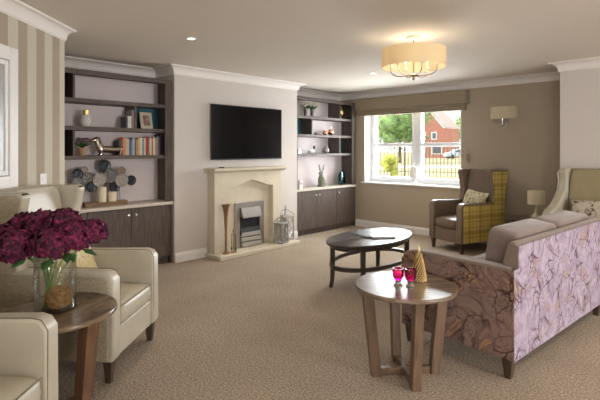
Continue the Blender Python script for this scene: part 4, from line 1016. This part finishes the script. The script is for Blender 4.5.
def tree(name, label, loc, h, R, blobs, m, leafs, cat='tree', group=None, trunk=.18, lsz=.35):
    t = thing(name, label, cat, (*loc, 0), 0, group)
    cr = MB()
    cs = []
    for i in range(blobs):
        a = random.uniform(0, 2*PI); q = R*math.sqrt(random.random())*.75
        cs.append((Vector((q*math.cos(a), q*math.sin(a), h*random.uniform(.30, .86))), R*random.uniform(.30, .48)))
    for i in range(leafs):
        c, rr = random.choice(cs); d = Vector((random.gauss(0,1), random.gauss(0,1), random.gauss(0,1))).normalized()
        p = c+d*rr*random.uniform(.7, 1.08); e = Vector((random.gauss(0,1), random.gauss(0,1), random.gauss(0,.6)))
        cr.leaf(p, e, lsz*random.uniform(.6,1.2), lsz*.7, d)
    for c, rr in cs: cr.ball(c, rr*(.62 if cat == 'tree' else .3), 5)
    obj('crown', cr, m, t)
    obj('trunk', MB().tube([(0,0,0), (0,0,h*.25), (.1,0,h*.6)], [trunk, trunk*.8, trunk*.4], 8), 'bark', t)
tree('tree', 'large leafy green tree filling the left window pane', ground_at(46, 400), 8.0, 3.3, 26, 'foliage', 5200, lsz=.30)
tree('tree', 'dense green tree at the left edge of the left window pane', ground_at(60, 368), 9.6, 3.8, 22, 'foliage_dark', 4200)
tree('tree', 'green tree beyond the right-hand gable of the red house', ground_at(100, 463), 9.5, 3.6, 14, 'foliage', 1200, lsz=.6)
tree('shrub', 'yellow-green bushy shrub in front of the fence', ground_at(19.5, 391.5), 1.25, .42, 18, 'foliage_yellow', 2200, 'shrub', trunk=.03, lsz=.10)
# red brick house: gable end to the left, lower eaves to the right
H0 = ground_at(72, 413); Hr = ground_at(72, 443.5); He = ground_at(76, 459)
hs = thing('brick_house', 'red brick house with pale tiled roof beyond the fence', 'house', (0, 0, 0))
ga = Vector(H0); gb2 = Vector(Hr); gd = (gb2-ga).normalized(); gl = (gb2-ga).length
ed = (Vector(He)-gb2); el = ed.length; edn = ed.normalized(); nb = Vector((-gd.y, gd.x))
def wall_poly(p0, dirv, pts, th=.25):
    d3 = Vector((dirv.x, dirv.y, 0)); n3 = Vector((-dirv.y, dirv.x, 0)); o3 = Vector((p0.x, p0.y, 0)); k = len(pts)
    vs = [o3+d3*a+Vector((0,0,z)) for a, z in pts] + [o3+d3*a+n3*th+Vector((0,0,z)) for a, z in pts]
    return MB().add(vs, [tuple(range(k)), tuple(range(k, 2*k))[::-1]] + [(i, (i+1) % k, k+(i+1) % k, k+i) for i in range(k)])
eZ = 4.75; rZ = 8.4
obj('gable_wall', wall_poly(ga, gd, [(0,0), (gl,0), (gl,eZ), (gl*.35,rZ), (0,rZ-1.6)]), 'brick', hs)
obj('side_wall', wall_poly(gb2, edn, [(0,0), (el,0), (el,eZ), (0,eZ)]), 'brick', hs)
rk = ga+gd*gl*.35
r0 = Vector((gb2.x, gb2.y, eZ)) + Vector((gd.x, gd.y, 0))*.15; r1 = Vector((rk.x, rk.y, rZ+.1))
e3 = Vector((edn.x, edn.y, 0))
r2 = r1 + e3*(el*.75); r3 = r0 + e3*(el+.2)
up = Vector((0,0,.22))
obj('roof', MB().add([r0, r3, r2, r1, r0+up, r3+up, r2+up, r1+up], [(0,1,2,3), (7,6,5,4), (0,4,5,1), (1,5,6,2), (2,6,7,3), (3,7,4,0)]), 'roof', hs)
for a0, a1_, z0, z1 in ((gl*.22, gl*.42, 2.9, 4.1), (gl*.60, gl*.78, 2.9, 4.1), (gl*.22, gl*.40, .9, 2.0), (gl*.60, gl*.95, .6, 2.0)):
    wf = obj('window_frame', wall_poly(ga-nb*.05, gd, [(a0,z0), (a1_,z0), (a1_,z1), (a0,z1)], .1), 'white', hs)
    obj('pane', wall_poly(ga-nb*.07, gd, [(a0+.15,z0+.15), (a1_-.15,z0+.15), (a1_-.15,z1-.15), (a0+.15,z1-.15)], .03), 'dark_glass', wf)
cp = ground_at(66, 458.5)
car = thing('car', 'pale blue car parked beyond the fence at right', 'car', (cp[0], cp[1], 0), YAW+.1)
body = [(-2.0,.35), (-2.0,.75), (-1.7,.9), (-1.1,.95), (-.6,1.38), (.7,1.42), (1.4,1.0), (1.95,.9), (2.0,.4)]
obj('body', MB().prism(body, -.8, .8, 'y'), 'car_paint', car, bev=.05)
obj('side_window', MB().prism([(-.95,.95), (-.55,1.3), (.65,1.34), (1.15,1.0)], -.82, -.8, 'y'), 'dark_glass', car)
for x in (-1.25, 1.25):
    for y in (-.72, .72): obj('wheel', MB().lathe([(.001,-.1), (.3,-.1), (.32,-.06), (.32,.06), (.3,.1), (.001,.1)], 20, mat=T(x, y, .32) @ rot('X', 90)), 'tyre', car)

# ------------------------------------------------------------------ light
w = bpy.data.worlds.new('sky'); bpy.context.scene.world = w; w.use_nodes = True; nt = w.node_tree
bg = nt.nodes['Background']
sky = nt.nodes.new('ShaderNodeTexSky'); sky.sky_type = 'HOSEK_WILKIE'; sky.turbidity = 6; sky.ground_albedo = .4
sky.sun_direction = Vector((-.55, -.6, .6)).normalized()
mx = nt.nodes.new('ShaderNodeMix'); mx.data_type = 'RGBA'; mx.inputs[0].default_value = .6
nt.links.new(sky.outputs[0], mx.inputs[6]); mx.inputs[7].default_value = (.95,.98,1.0,1)
nt.links.new(mx.outputs[2], bg.inputs[0]); bg.inputs[1].default_value = 2.4
S = bpy.data.lights.new('sun', 'SUN'); S.energy = 5; S.angle = math.radians(1); S.color = (1, .93, .82)
so = bpy.data.objects.new('sun', S); C.objects.link(so); so.rotation_euler = Vector((-.55, -.6, .62)).to_track_quat('Z', 'Y').to_euler()
def area(name, loc, dirv, w_, h_, p, col):
    L = bpy.data.lights.new(name, 'AREA'); L.shape = 'RECTANGLE'; L.size = w_; L.size_y = h_; L.energy = p; L.color = col
    o = bpy.data.objects.new(name, L); C.objects.link(o); o.location = loc
    o.rotation_euler = Vector(dirv).to_track_quat('-Z', 'Z').to_euler(); return o
area('daylight_right', (XR+.16, (RY0+RY1)/2, (RZ0+RZ1)/2), (-1, 0, 0), RY1-RY0, RZ1-RZ0, 330, (1, .975, .955))
area('fill_back', ((BX0+BX1)/2, YS-.16, (BZ0+BZ1)/2), (0, 1, 0), BX1-BX0, BZ1-BZ0, 115, (1, .975, .955))  # added fill lamp outside the unseen back window
area('daylight_window', ((WX0+WX1)/2, YB+.33, 1.45), (0, -1, .05), 1.7, 1.2, 95, (.95, .98, 1))

# ------------------------------------------------------------------ camera and view
cam = bpy.data.cameras.new('camera'); co = bpy.data.objects.new('camera', cam); C.objects.link(co)
co.location = (0, 0, EYE); co.rotation_euler = (PI/2, 0, YAW)
cam.sensor_width = 36; cam.sensor_fit = 'HORIZONTAL'; cam.lens = 457/600*36; cam.shift_y = -50.5/600; cam.clip_start = .05; cam.clip_end = 500
sc = bpy.context.scene; sc.camera = co
sc.view_settings.view_transform = 'Standard'; sc.view_settings.look = 'None'; sc.view_settings.gamma = 1; sc.view_settings.use_curve_mapping = False
sc.view_settings.exposure = .52
